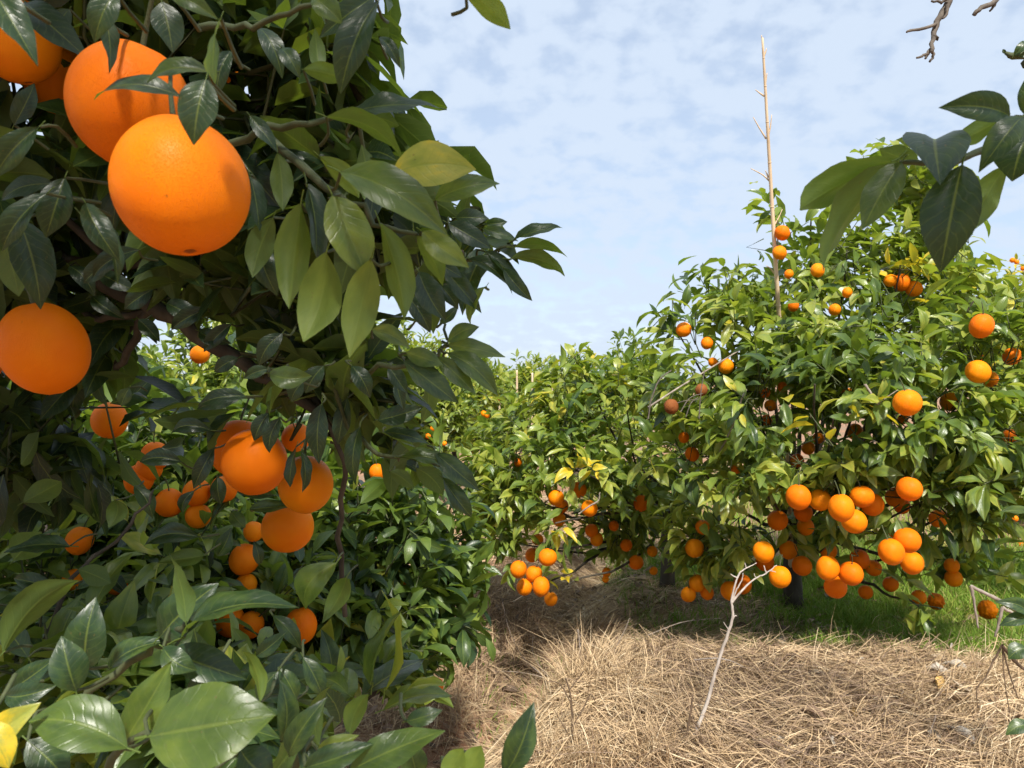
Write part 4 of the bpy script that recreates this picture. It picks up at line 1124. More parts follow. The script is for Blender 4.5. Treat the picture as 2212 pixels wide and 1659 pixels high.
branchA([(-200, 520, 1.2), (60, 545, 1.05), (180, 585, 1.0), (330, 665, .97), (470, 745, .95), (600, 830, .93), (700, 900, .92)], .017, .006, 24)
tq = Tubes(); tq.add(curve([(-1.55, .75, .55), (-1.62, .35, 1.2), (-1.30, -.10, 1.85)], 12, .004), np.linspace(.026, .012, 12), 8, .5, .06)
qq = obj('branch', tq.mesh('branch'), TA['e'], M_BARK); qq.matrix_parent_inverse = PIA
tq = Tubes(); tq.add(curve([(-1.55, .75, .55), (-1.5, .80, 1.4), (-.95, .75, 2.05)], 12, .004), np.linspace(.026, .012, 12), 8, .5, .06)
qq = obj('branch', tq.mesh('branch'), TA['e'], M_BARK); qq.matrix_parent_inverse = PIA
branchA([(150, 560, 1.0), (330, 572, .95), (480, 560, .92), (620, 540, .9)], .006, .003, 14)
branchA([(430, 60, .6), (520, 55, .56), (590, 40, .54), (680, 10, .52)], .0030, .0016, 12, M_TWIG, 'twig')
branchA([(470, 330, .62), (560, 280, .58), (660, 268, .55), (740, 240, .54), (830, 232, .53)], .0034, .0014, 14, M_TWIG, 'twig')
branchA([(560, 280, .62), (650, 360, .56), (720, 415, .53), (800, 470, .52), (900, 505, .52)], .0036, .0016, 14, M_TWIG, 'twig')
branchA([(860, 600, .80), (960, 570, .78), (1050, 548, .765), (1115, 530, .755)], .0030, .0013, 12, M_TWIG, 'twig')
branchA([(760, 820, .80), (860, 790, .70), (930, 770, .69), (970, 745, .685), (962, 700, .70)], .0028, .0013, 14, M_TWIG, 'twig')
branchA([(745, 1330, 1.1), (740, 1220, 1.05), (735, 1100, .98), (745, 1000, .92), (700, 900, .9)], .004, .003, 14)
branchA([(760, 940, .9), (830, 985, .87), (900, 985, .86), (960, 1010, .86)], .003, .0013, 12, M_TWIG, 'twig')
branchA([(100, 1700, .62), (200, 1490, .57), (300, 1420, .55), (350, 1395, .54), (395, 1370, .52), (402, 1345, .5)], .0036, .0018, 16, M_TWIG, 'twig')
branchA([(180, 1720, .5), (240, 1640, .46), (280, 1606, .43), (325, 1588, .41)], .003, .0018, 10, M_TWIG, 'twig')
branchA([(640, 1760, .55), (640, 1640, .5), (690, 1600, .5), (760, 1580, .53)], .003, .0014, 12, M_TWIG, 'twig')
branchA([(960, 1850, .55), (980, 1720, .48), (1000, 1690, .45), (1092, 1672, .45)], .003, .0016, 12, M_TWIG, 'twig')
branchA([(60, 1470, .9), (150, 1260, .92), (235, 1180, .95), (300, 1110, 1.0), (330, 1060, 1.05)], .0034, .0016, 16)
tw = Tubes()
for row in LEAVES_A + LEAVES_LOW:
    bu, bv, tu, tv, w, d = row[:6]
    B = at(bu, bv, d); back = B - (at(tu, tv, d) - B) * 0.14
    back = back + np.array([-0.004, 0.045, -0.002]) + rng.normal(size=3) * 0.004
    tw.add(curve([back, (B + back) / 2 + rng.normal(size=3) * 0.003, B], 5), np.array([.0014, .0013, .0012, .0011, .0010]), 5, .5, cap=False)
t = obj('twigs', tw.mesh('twigs'), TA['e'], M_TWIG); t.matrix_parent_inverse = PIA; t['kind'] = 'stuff'

# ------------------------------------------------------------------ split each crown: the leaves that show largest are parts, the rest is the crown's mass
hb = np.array(HERO_BLOCK)
for t in TREES:
    lv = t['lv']
    C = lv['B'] + lv['D'] * (lv['L'] * 0.5)[:, None]
    u, v, d = proj(C)
    keep = np.ones(len(u), bool)
    for (hu, hv, hd, hr) in hb:
        keep &= ~((np.hypot(u - hu, v - hv) < hr) & (d < hd + 0.015) & (d > 0.05))
    t['lv'] = sub(lv, keep)
CELL = 7.0
GW, GH = int(2212 / CELL) + 1, int(1659 / CELL) + 1
zbuf = np.full(GW * GH, 1e9)


def cells(u, v):
    ok = (u >= 0) & (u < 2212) & (v >= 0) & (v < 1659)
    return ok, np.clip((v / CELL).astype(int), 0, GH - 1) * GW + np.clip((u / CELL).astype(int), 0, GW - 1)


for (fu, fv, px, tt_, vis, lab, fd) in FR:
    yy, xx = np.mgrid[0:GH, 0:GW]
    m = np.hypot((xx + .5) * CELL - fu, (yy + .5) * CELL - fv) < px * 0.48
    idx = (yy * GW + xx)[m]
    zbuf[idx] = np.minimum(zbuf[idx], fd)
for (hu, hv, hd, hr) in hb:
    yy, xx = np.mgrid[0:GH, 0:GW]
    m = np.hypot((xx + .5) * CELL - hu, (yy + .5) * CELL - hv) < hr * 0.6
    idx = (yy * GW + xx)[m]
    zbuf[idx] = np.minimum(zbuf[idx], hd)
samples = []
for t in TREES:
    lv = t['lv']; ss = []
    for f in (0.25, 0.5, 0.75):
        P = lv['B'] + lv['D'] * (lv['L'] * f)[:, None]
        u, v, d = proj(P)
        ok, c = cells(u, v)
        ok &= d > 0.15
        np.minimum.at(zbuf, c[ok], d[ok])
        ss.append((ok, c, d))
    samples.append(ss)
n_tri = 0
for t, ss in zip(TREES, samples):
    lv = t['lv']; r = t['r']; e = t['e']
    seen = np.zeros(len(lv['B']))
    for ok, c, d in ss: seen += ok & (d < zbuf[c] + 0.02)
    C = lv['B'] + lv['D'] * (lv['L'] * 0.5)[:, None]
    view = unit(C - CAMP)
    area = (lv['L'] / np.maximum(C[:, 1], .2)) ** 2 * (0.15 + np.abs(np.sum(lv['N'] * view, 1)))
    score = np.where(seen >= 2, seen * area, 0)
    k = min(t['heroes'], int((score > 0).sum()))
    pick = np.argsort(-score)[:k]
    mask = np.zeros(len(score), bool); mask[pick] = True
    pinv = parent_inv(e)
    for i in pick:
        leaf_object(e, lv['B'][i], lv['D'][i], lv['N'][i], lv['L'][i], lv['W'][i], lv['T'][i], pinv)
    SP, SD, SC = t['shoots']
    alive, cnt = np.unique(lv['S'], return_counts=True)
    alive = alive[cnt >= 4]
    if t['poly'] is not None:
        pu, pv, pd = proj(SP[alive]); alive = alive[~(in_poly(pu, pv, t['poly']) & (pd > .1))]
        pu, pv, pd = proj(SP[alive] - SD[alive] * 0.14); alive = alive[~(in_poly(pu, pv, t['poly']) & (pd > .1))]
    tw = Tubes()
    for j in alive:
        if r.uniform() < 0.75:
            p, dd, c = SP[j], SD[j], SC[j]
            b0 = p - dd * 0.14
            tw.add(np.stack([b0 * 0.62 + c * 0.38 + r.normal(size=3) * 0.012, b0, p - dd * 0.06, p - dd * 0.015]), np.array([0.0030, 0.0025, 0.002, 0.0014]), 3, 0.5, cap=False)
    if tw.n:
        q = obj('twigs', tw.mesh('twigs'), e, M_TWIG); q.matrix_parent_inverse = pinv; q['kind'] = 'stuff'
    me = mass_mesh('crown', sub(lv, ~mask), r)
    n_tri += (~mask).sum() * 12
    o = obj('crown', me, e); o.matrix_parent_inverse = pinv; o['kind'] = 'stuff'
print('crown triangles', n_tri)

# ------------------------------------------------------------------ oranges
def orange_mesh(name, nu, nv, seed, shred=0.0):
    r = np.random.default_rng(seed)
    th = np.linspace(0, np.pi, nv + 1)
    ph = np.linspace(0, 2 * np.pi, nu, endpoint=False)
    TH, PH = np.meshgrid(th[1:-1], ph, indexing='ij')
    R = 1 + 0.014 * np.sin(3 * PH + r.uniform(0, 6)) * np.sin(TH) + 0.03 * np.cos(PH + r.uniform(0, 6)) * np.sin(TH) * np.cos(TH) + 0.022 * np.cos(2 * PH + r.uniform(0, 6)) * np.sin(TH) ** 2
    R = R - 0.05 * np.exp(-(TH / 0.24) ** 2)                              # dimple at the stalk
    dn = np.pi - TH
    R = R + 0.018 * np.exp(-((dn - 0.16) / 0.06) ** 2) - 0.045 * np.exp(-(dn / 0.085) ** 2)     # navel ring
    if shred:
        R = R * (1 + shred * (0.5 * np.sin(11 * PH + 3 * np.cos(2 * TH)) + r.normal(size=R.shape) * 0.5) * (0.3 + np.clip(TH / np.pi, 0, 1)))
    X = R * np.sin(TH) * np.cos(PH); Y = R * np.sin(TH) * np.sin(PH); Z = R * np.cos(TH) * r.uniform(.98, 1.06)
    co = np.stack([X, Y, Z], -1).reshape(-1, 3)
    top = np.array([[0, 0, 0.945]]); bot = np.array([[0, 0, -0.955]])
    n = len(co); co = np.concatenate([co, top, bot]) * 0.5
    rows = nv - 1
    i = np.arange(rows - 1)[:, None] * nu; j = np.arange(nu)[None]
    q = np.stack([i + j, i + nu + j, i + nu + (j + 1) % nu, i + (j + 1) % nu], -1).reshape(-1, 4)
    jj = np.arange(nu)
    t1 = np.stack([np.full(nu, n), jj, (jj + 1) % nu], -1)
    l = (rows - 1) * nu
    t2 = np.stack([np.full(nu, n + 1), l + (jj + 1) % nu, l + jj], -1)
    return raw_mesh(name, co, [q, np.concatenate([t1, t2])])


O_HI = [orange_mesh('orange', 64, 40, s) for s in (1, 2, 3)]
O_LO = [orange_mesh('orange', 28, 18, s) for s in (4, 5, 6, 7)]
O_SH = [orange_mesh('shredded_orange', 44, 22, s, 0.16) for s in (8, 9)]
O_ROT = [orange_mesh('rotten_orange', 28, 18, s, 0.05) for s in (10, 11)]
for m in O_HI + O_LO + O_SH: m.materials.append(M_ORANGE)
for m in O_ROT: m.materials.append(M_ROTTEN)
st = Tubes(); st.add(curve([(0, 0, .47), (.01, .0, .62), (.05, .03, .80), (.10, .05, 1.0)], 7), np.linspace(.026, .018, 7), 6)
STALK = st.mesh('stalk'); STALK.materials.append(M_TWIG)
cx_co, cx_f = [(0, 0, .482)], []
for k in range(10):
    a = k / 10 * 6.2832; q = 0.085 if k % 2 == 0 else 0.045
    cx_co.append((math.cos(a) * q, math.sin(a) * q, .474 - (.004 if k % 2 == 0 else 0)))
for k in range(10): cx_f.append((0, 1 + k, 1 + (k + 1) % 10))
CALYX = raw_mesh('calyx', np.array(cx_co), [np.array(cx_f)]); CALYX.materials.append(M_CALYX)
GRP = {'A': G1, 'B': G2, 'C': G3, 'D': G4, 'S': 'shredded oranges over the grass', 'R': 'rotten oranges by the prop stick'}
for k, (u, v, px, tt_, vis, lab, d) in enumerate(FR):
    r = np.random.default_rng(3000 + k)
    dia = px * d / F * (0.94 if tt_ == 'A' else 1.0)
    me = O_SH[k % 2] if tt_ == 'S' else O_ROT[k % 2] if tt_ == 'R' else O_HI[k % 3] if px > 70 else O_LO[k % 4]
    o = bpy.data.objects.new('orange', me); COL.objects.link(o)
    o.location = at(u, v, d)
    o.scale = (dia * r.uniform(.94, 1.02), dia * r.uniform(.94, 1.02), dia * r.uniform(.95, 1.08))
    o.rotation_euler = (math.radians(r.uniform(-24, 4)), math.radians(r.normal() * 9), r.uniform(0, 6.28)) if px < 100 else (math.radians(-13 - 5 * (k % 2)), math.radians(4), r.uniform(0, 6.28))
    tag(o, lab, 'orange', GRP[tt_])
    c = bpy.data.objects.new('stalk', STALK); COL.objects.link(c); c.parent = o
    c2 = bpy.data.objects.new('calyx', CALYX); COL.objects.link(c2); c2.parent = c

# tiny fruit on the far trees
far_spots = [(1000, 868, 12, 8.0), (1045, 893, 13, 7.9), (1052, 897, 12, 7.9), (985, 905, 11, 7.8), (1075, 862, 11, 8.1), (1125, 870, 11, 8.2), (1140, 878, 10, 8.2), (935, 925, 12, 6.0), (925, 942, 12, 6.0), (960, 958, 11, 6.0),
             (1205, 846, 12, 8.2), (1215, 862, 10, 8.2), (1123, 917, 12, 7.8), (1133, 925, 13, 7.8), (2187, 562, 11, 8.6), (2196, 566, 10, 8.6), (2210, 580, 10, 8.6), (2192, 1120, 14, 5.2), (2200, 1150, 14, 5.2), (2206, 1175, 13, 5.2), (2196, 1195, 14, 5.2)]
for k, (u, v, px, d) in enumerate(far_spots):
    o = bpy.data.objects.new('orange', O_LO[k % 4]); COL.objects.link(o)
    o.location = at(u, v, d); s = px * d / F; o.scale = (s, s, s)
    if u > 2150 and v < 700: lab, g = {2187: 'leftmost tiny orange on the far treetop at the right skyline', 2196: 'second tiny orange on the far treetop at the right skyline', 2210: 'lowest tiny orange on the far treetop at the right edge'}[u], 'tiny oranges on the right skyline'
    elif u > 2150: lab, g = {1120: 'topmost small orange on the low sunlit tree at the right edge', 1150: 'second small orange down the low sunlit tree at the right edge', 1175: 'third small orange down the low sunlit tree at the right edge', 1195: 'lowest small orange on the low sunlit tree at the right edge'}[v], 'small oranges behind the right edge'
    else: lab, g = 'tiny distant orange on a far tree near the slim poles', 'tiny oranges on the far trees'
    tag(o, lab, 'orange', g)

# ------------------------------------------------------------------ straw, dry grass and green grass
def ribbons(name, P, W, side, tone, mat):
    """P (n,m,3) points along each blade, W (n,m) widths, side (n,3)"""
    n, m, _ = P.shape
    s = side[:, None, :] * (W[:, :, None] * 0.5)
    co = np.stack([P - s, P + s], 2).reshape(-1, 3)
    i = (np.arange(n) * m * 2)[:, None] + (np.arange(m - 1) * 2)[None]
    q = np.stack([i, i + 1, i + 3, i + 2], -1).reshape(-1, 4)
    me = raw_mesh(name, co, [q], None, np.repeat(tone, m * 2))
    me.materials.append(mat)
    return me


def straw_field(n, r, box, lmin, lmax, lift, ang_fn, tone_mu, tone_sd, wmin=.0011, wmax=.0027, mask=None, m=5):
    x = r.uniform(box[0], box[1], n); y = r.uniform(box[2], box[3], n)
    if mask is not None:
        k = mask(x, y, r); x, y = x[k], y[k]; n = len(x)
    a = ang_fn(x, y) + r.normal(size=n) * np.where(r.uniform(size=n) < .3, 1.1, .38) * (1 - .72 * np.exp(-((x - 0.42) / 0.26) ** 2 - ((y - 2.45) / 0.45) ** 2))
    a = a + np.pi * (r.uniform(size=n) < 0.35)
    L = r.uniform(lmin, lmax, n) * r.uniform(.6, 1, n)
    bend = r.normal(size=n) * 1.1
    t = np.linspace(-.5, .5, m)
    aa = a[:, None] + bend[:, None] * t[None]
    step = L[:, None] / (m - 1)
    px = x[:, None] + np.cumsum(np.cos(aa) * step, 1); py = y[:, None] + np.cumsum(np.sin(aa) * step, 1)
    h = r.uniform(0.0, 1, n)[:, None] ** 1.6 * lift
    tilt = r.normal(size=n)[:, None] * lift * .8
    pz = ground_z(px, py) + .004 + h + np.clip(tilt * t[None] * 2, -h, None) + h * .6 * (1 - (2 * t[None]) ** 2)
    P = np.stack([px, py, pz], -1)
    side = unit(np.stack([-np.sin(a), np.cos(a), r.normal(size=n) * .9], -1))
    W = r.uniform(wmin, wmax, n)[:, None] * np.array([.7, 1, 1, .9, .5])[None, :m]
    patch = 0.24 * hash_noise(x * 3.1, y * 3.1, 9) + .10 * hash_noise(x * 9, y * 9, 10)
    tone = np.clip(tone_mu + patch + r.normal(size=n) * tone_sd, 0, 1)
    return P, W, side, tone


def crest_flow(x, y):
    base = 0.10 + 0.55 * hash_noise(x * 1.3, y * 1.6, 20) + 0.3 * hash_noise(x * 4, y * 4, 21)
    w = np.exp(-((x - 0.42) / 0.26) ** 2 - ((y - 2.45) / 0.45) ** 2)
    return base * (1 - w) + w * (-2.2)


def grass_edge(x):
    return 2.66 + 0.09 * hash_noise(x * 2.2, x * 0 + 3, 30) - 0.16 * np.exp(-((x - 1.48) / .22) ** 2) + 0.35 * np.clip(1.15 - x, 0, 1.2)


def m_straw(x, y, r):
    w = np.where(ditch_dist(x, y) < .30, .30, 1.0)
    w = w * np.where((y > grass_edge(x)) & (x > .75), .008, 1)
    w = w * np.where(bare_soil(x, y) > .30, .01, 1)
    return r.uniform(size=len(x)) < w


r = np.random.default_rng(77)
S1 = straw_field(92000, r, (0.02, 2.5, 1.85, 3.2), .10, .40, .05, crest_flow, .53, .22, mask=m_straw)
S2 = straw_field(26000, r, (-1.0, .40, 1.9, 4.2), .08, .26, .03, lambda x, y: 0.9 + .9 * hash_noise(x * 2, y * 2, 22), .46, .2, mask=m_straw)
S3 = straw_field(9000, r, (.1, 1.25, 2.9, 5.2), .08, .28, .025, lambda x, y: .2 + .8 * hash_noise(x * 2, y * 2, 23), .56, .18)
S4 = straw_field(5000, r, (-2.4, .6, 3.4, 7.5), .10, .34, .03, lambda x, y: .2 + .8 * hash_noise(x * 2, y * 2, 23), .5, .2, .003, .006)
SS = [np.concatenate([s[k] for s in (S1, S2, S3, S4)]) for k in range(4)]
straw = obj('straw', ribbons('straw', SS[0], SS[1], SS[2], SS[3], M_STRAW))
tag(straw, 'cut pale straw lying in combed layers over the ground', kind='stuff')


def upright(n, r, box, hmin, hmax, wid, spread, tone_mu, tone_sd, mask=None, m=4, lean=(0, 0)):
    x = r.uniform(box[0], box[1], n); y = r.uniform(box[2], box[3], n)
    if mask is not None:
        k = mask(x, y, r); x, y = x[k], y[k]; n = len(x)
    a = r.uniform(0, 6.28, n)
    h = r.uniform(hmin, hmax, n) * (0.75 + .35 * hash_noise(x * 5, y * 5, 40))
    t = np.linspace(0, 1, m)
    sp = (spread * r.uniform(.2, 1.3, n) * h)[:, None] * t[None] ** 1.9
    px = x[:, None] + np.cos(a)[:, None] * sp + lean[0] * h[:, None] * t[None] ** 2
    py = y[:, None] + np.sin(a)[:, None] * sp + lean[1] * h[:, None] * t[None] ** 2
    pz = ground_z(x, y)[:, None] + h[:, None] * (t[None] - .28 * spread * t[None] ** 3 * r.uniform(.3, 1.4, n)[:, None])
    side = np.stack([-np.sin(a), np.cos(a), r.normal(size=n) * .2], -1)
    turn = r.normal(size=n) * .9
    side = unit(side * np.cos(turn)[:, None] + np.stack([np.cos(a), np.sin(a), np.zeros(n)], -1) * np.sin(turn)[:, None])
    W = (wid * r.uniform(.6, 1.3, n))[:, None] * np.array([.8, 1, .72, .08])[None]
    tone = np.clip(tone_mu + .14 * hash_noise(x * 2.3, y * 2.3, 41) + r.normal(size=n) * tone_sd, 0, 1)
    return np.stack([px, py, pz], -1), W, unit(side), tone


def m_grass(x, y, r):
    w = np.where(y > grass_edge(x), 1.0, 0.0)
    w = w * np.clip(.25 + .9 * (hash_noise(x * 1.9 + 5, y * 1.9, 42) + .35) + np.clip(x - 1.35, 0, 1), .03, 1)
    w = w * np.where(x < .85, .35, 1)
    return r.uniform(size=len(x)) < w


Ga = upright(62000, r, (.55, 3.4, 2.45, 4.6), .05, .16, .0042, .75, .46, .17, m_grass)
Gb = upright(16000, r, (.6, 6.0, 4.6, 9.0), .08, .20, .007, .7, .60, .18, None)
Gc = upright(9000, r, (1.9, 3.4, 3.1, 5.0), .10, .22, .0045, .7, .62, .2, None)
Gd = upright(5200, r, (1.15, 1.8, 2.42, 3.0), .05, .13, .0055, .9, .42, .1, lambda x, y, r: (y > grass_edge(x) - .06))
Ge = upright(900, r, (-.15, .45, 2.6, 3.5), .03, .10, .006, .9, .45, .12)
GG = [np.concatenate([s[k] for s in (Ga, Gb, Gc, Gd, Ge)]) for k in range(4)]
grass = obj('grass', ribbons('grass', GG[0], GG[1], GG[2], GG[3], M_GRASS))
tag(grass, 'short green grass growing under the right tree', kind='stuff')

m_bank = lambda x, y, r: (bare_soil(x, y) < .12) & (ditch_dist(x, y) > .10) & (ditch_dist(x, y) < .42)
Da = upright(5600, r, (-.6, .45, 2.8, 4.3), .10, .26, .0030, 1.3, .50, .2, m_bank, lean=(.35, -.35))
Db = upright(3600, r, (-.15, .45, 1.95, 3.0), .08, .22, .0026, 1.2, .60, .18, m_bank, lean=(-.4, -.3))
Dc = upright(700, r, (.5, 2.5, 2.0, 2.7), .05, .16, .0022, 1.1, .62, .16)
De = upright(2200, r, (-2.0, .3, 3.6, 7.0), .10, .3, .006, 1.1, .55, .2)
Df = upright(3800, r, (.06, .42, 1.85, 2.45), .10, .25, .0024, .8, .58, .2, lambda x, y, r: hash_noise(x * 9, y * 9, 50) > -.1)
DD = [np.concatenate([s[k] for s in (Da, Db, Dc, De, Df)]) for k in range(4)]
dry = obj('dry_grass', ribbons('dry_grass', DD[0], DD[1], DD[2], DD[3], M_STRAW))
tag(dry, 'dry tan grass tufts hanging over the ditch banks', kind='stuff')


M_LITTER = blade_mat('fallen_leaf', [(0.0, (0.07, 0.045, 0.03)), (0.4, (0.20, 0.13, 0.085)), (0.75, (0.40, 0.29, 0.19)), (1.0, (0.62, 0.52, 0.38))], 0.1)


def fallen(n, box, lo, hi, mu, mask=None):
    x = r.uniform(box[0], box[1], n); y = r.uniform(box[2], box[3], n)
    if mask is not None:
        k = mask(x, y); x, y = x[k], y[k]; n = len(x)
    a = r.uniform(0, 6.28, n)
    D = unit(np.stack([np.cos(a), np.sin(a), r.normal(size=n) * .25], -1))
    Nn = unit(UP[None] + r.normal(size=(n, 3)) * .45); Nn = unit(Nn - D * np.sum(Nn * D, 1)[:, None])
    Nn = np.where((r.uniform(size=n) < .5)[:, None], -Nn, Nn)
    return dict(B=np.stack([x, y, ground_z(x, y) + r.uniform(lo, hi, n)], -1), D=D, N=Nn, L=r.uniform(.035, .085, n), W=r.uniform(.6, 1.1, n), T=np.clip(mu + r.normal(size=n) * .2, 0, 1))


fl = cat_leaves([fallen(1500, (.3, 2.6, 2.9, 4.6), .005, .03, .42), fallen(650, (.25, 2.5, 1.9, 2.9), .03, .065, .62), fallen(700, (-.8, .4, 2.0, 3.6), .005, .04, .42), fallen(600, (-2, 1, 3.6, 7), .01, .04, .5)])
litter = obj('fallen_leaves', mass_mesh('fallen_leaves', fl, r, M_LITTER))
tag(litter, 'brown fallen leaves scattered under the orange trees', kind='stuff')


# ------------------------------------------------------------------ poles, sticks and dead branches
def pole(name, pts, r0, r1, label, cat, group, nodes, mat, sides=10):
    P = curve(pts, 40)
    base = P[0]
    e = empty(name, base, label, cat, group)
    t = Tubes()
    s = np.linspace(0, 1, 40)
    rad = r0 + (r1 - r0) * s
    t.add(P, rad, sides)
    cane = obj('cane', t.mesh('cane'), e, mat); cane.matrix_parent_inverse = parent_inv(e)
    for q in nodes:
        i = q * 39
        p = P[int(i)] + (P[min(int(i) + 1, 39)] - P[int(i)]) * (i - int(i))
        ax = unit(P[-1] - P[0]); rr = r0 + (r1 - r0) * q
        t = Tubes()
        t.add(np.stack([p - ax * rr * .5, p - ax * rr * .12, p + ax * rr * .12, p + ax * rr * .5]), np.array([1.02, 1.20, 1.18, 1.01]) * rr, sides, cap=False)
        n = obj('node_ring', t.mesh('node_ring'), cane, mat)
    return e, P


tall, TP = pole('bamboo_pole', [(1.455, 3.80, float(ground_z(1.455, 3.8)) - .05), at(1702, 980, 3.40), at(1681, 660, 3.05), at(1664, 380, 2.92), at(1647, 82, 2.80)], .0145, .0042,
                'tall dry bamboo pole rising from the right tree into the sky', 'pole', None, (.14, .27, .39, .50, .60, .69, .775, .85, .915, .965), M_BAMBOO)
PIT = parent_inv(tall)
for pts in ([(1655, 300), (1640, 276), (1627, 253)], [(1658, 300), (1664, 275), (1667, 248)], [(1651, 208), (1640, 200), (1632, 194)], [(1652, 190), (1655, 172), (1657, 158)], [(1649, 124), (1654, 112), (1656, 104)],
            [(1663, 392), (1648, 378), (1622, 364)], [(1672, 487), (1682, 470), (1690, 452)], [(1672, 590), (1664, 580), (1655, 574)], [(1660, 384), (1656, 374), (1653, 368)], [(1648, 92), (1646, 84), (1645, 76)]):
    t = Tubes(); t.add(curve([at(p[0], p[1], 2.80 + .25 * (p[1] - 82) / 578) for p in pts], 7), np.linspace(.0036, .0014, 7), 6)
    o = obj('side_twig', t.mesh('side_twig'), tall, M_BAMBOO); o.matrix_parent_inverse = PIT

for k, (u, v0, v1, d, w, lab) in enumerate([
        (897, 815, 965, 7.2, 9, 'left one of two slim pale poles standing close together'), (909, 818, 960, 7.3, 8, 'right one of two slim pale poles standing close together'),
        (1078, 815, 905, 9.5, 6, 'slim pole by the tips of the near leaf shoot'), (1118, 800, 900, 9.8, 5.5, 'slim pole with orange fruit beside its top'),
        (1150, 806, 880, 10.5, 6, 'slim pale pole right of the far dark treetop'), (1186, 812, 895, 8.6, 5, 'leaning thin stick at the left edge of the middle tree'),
        (1052, 845, 900, 11, 5, 'short slim pole low on the far slope'), (985, 850, 905, 9, 5, 'faint slim pole under the near leaf tips')]):
    gz = float(ground_z((u - CU) / F * d, d))
    lean = 8 if k == 5 else (k % 3 - 1) * 1.5
    top = at(u + lean, v0, d)
    pole('stake_pole', [((u - CU - lean * .3) / F * d, d, gz - .03), (np.array([(u - CU) / F * d, d, gz]) + top) / 2, top], w * d / F * .5, w * d / F * .38, lab, 'pole', 'slim poles far back in the orchard', (.35, .6, .82), M_BAMBOO, 8)

pole('prop_stick', [at(1400, 880, 2.58), at(1465, 838, 2.66), at(1535, 795, 2.76), at(1640, 730, 2.95)], .0036, .0028, 'grey prop stick slanting up through the left of the right tree', 'stick', None, (.2, .5), M_DEAD, 8)
pole('prop_stick', [at(1545, 995, 2.66), at(1585, 915, 2.62), at(1602, 862, 2.60), at(1612, 842, 2.62)], .0038, .0034, 'short pale stick poking out between broad leaves of the right tree', 'stick', None, (.6,), M_DEAD, 8)


def dead_thing(name, label, cat, group, parts, mat, base):
    """parts: (part name, points, r0, r1, n)"""
    e = empty(name, base, label, cat, group)
    for (nm, pts, r0, r1) in parts:
        n = 4 + 5 * (len(pts) - 1)
        t = Tubes(); t.add(curve(pts, n, r0 * .13), np.linspace(r0, r1, n), 7, .5, .10)
        o = obj(nm, t.mesh(nm), e, mat); o.matrix_parent_inverse = parent_inv(e)
    return e


def pp(d, *pts):
    return [at(p[0], p[1], p[2] if len(p) > 2 else d) for p in pts]


W = 1.95
dead_thing('dead_branch', 'bleached white dead branch standing forked in the straw', 'branch', None, [
    ('stem', pp(W, (1495, 1600), (1530, 1510), (1546, 1450), (1572, 1370), (1583, 1330), (1580, 1298)), .0050, .0034),
    ('fork', pp(W, (1580, 1300), (1586, 1270), (1597, 1240), (1612, 1228), (1634, 1216)), .0030, .0012),
    ('fork', pp(W, (1581, 1302), (1606, 1272), (1632, 1250), (1655, 1238), (1678, 1221)), .0031, .0011),
    ('fork', pp(W, (1582, 1298), (1592, 1272), (1603, 1252), (1605, 1238)), .0024, .0011),
    ('side_twig', pp(W, (1593, 1248), (1584, 1244), (1578, 1240)), .0018, .0010), ('side_twig', pp(W, (1612, 1228), (1610, 1220), (1609, 1216)), .0016, .0010),
    ('side_twig', pp(W, (1655, 1238), (1652, 1228), (1650, 1222)), .0022, .0012), ('side_twig', pp(W, (1662, 1232), (1670, 1234), (1676, 1236)), .0015, .0009),
    ('side_twig', pp(W, (1575, 1362), (1568, 1352), (1563, 1344)), .0016, .0009), ('side_twig', pp(W, (1583, 1335), (1588, 1330), (1592, 1331)), .0016, .0010),
    ('side_twig', pp(W, (1634, 1250), (1630, 1243), (1629, 1239)), .0014, .0009)], M_PALE, at(1495, 1600, W))
dead_thing('dead_weed', 'brown dead weed standing below the bleached branch', 'weed', None, [
    ('stem', pp(1.9, (1470, 1700), (1480, 1610), (1492, 1540), (1496, 1500)), .004, .002), ('side_twig', pp(1.9, (1484, 1590), (1466, 1570), (1455, 1545)), .0022, .001),
    ('side_twig', pp(1.9, (1490, 1550), (1512, 1580), (1520, 1640)), .002, .001), ('side_twig', pp(1.9, (1492, 1530), (1510, 1520), (1522, 1500)), .0018, .001)], M_BROWN, at(1470, 1700, 1.9))
dead_thing('dead_weed', 'dark brown twiggy dead weed at the mound edge beside the ditch', 'weed', None, [
    ('stem', pp(1.95, (1236, 1720), (1238, 1640), (1236, 1560), (1232, 1500), (1222, 1465)), .0042, .0018), ('side_twig', pp(1.95, (1234, 1520), (1210, 1478), (1184, 1472)), .002, .001),
    ('side_twig', pp(1.95, (1236, 1570), (1260, 1530), (1276, 1500), (1288, 1520)), .002, .001), ('side_twig', pp(1.95, (1237, 1600), (1212, 1560), (1196, 1530)), .0018, .001),
    ('side_twig', pp(1.95, (1230, 1490), (1246, 1470), (1262, 1448)), .0018, .001)], M_BROWN, at(1236, 1720, 1.95))
dead_thing('dead_stalk', 'thin upright grey stalk on the far lip of the mound', 'stalk', 'thin dry stalks in the straw', [
    ('stem', pp(2.4, (1246, 1480), (1250, 1430), (1252, 1390), (1248, 1360)), .0032, .002), ('side_twig', pp(2.4, (1250, 1380), (1254, 1374), (1256, 1372)), .0015, .001)], M_DEAD, at(1246, 1480, 2.4))
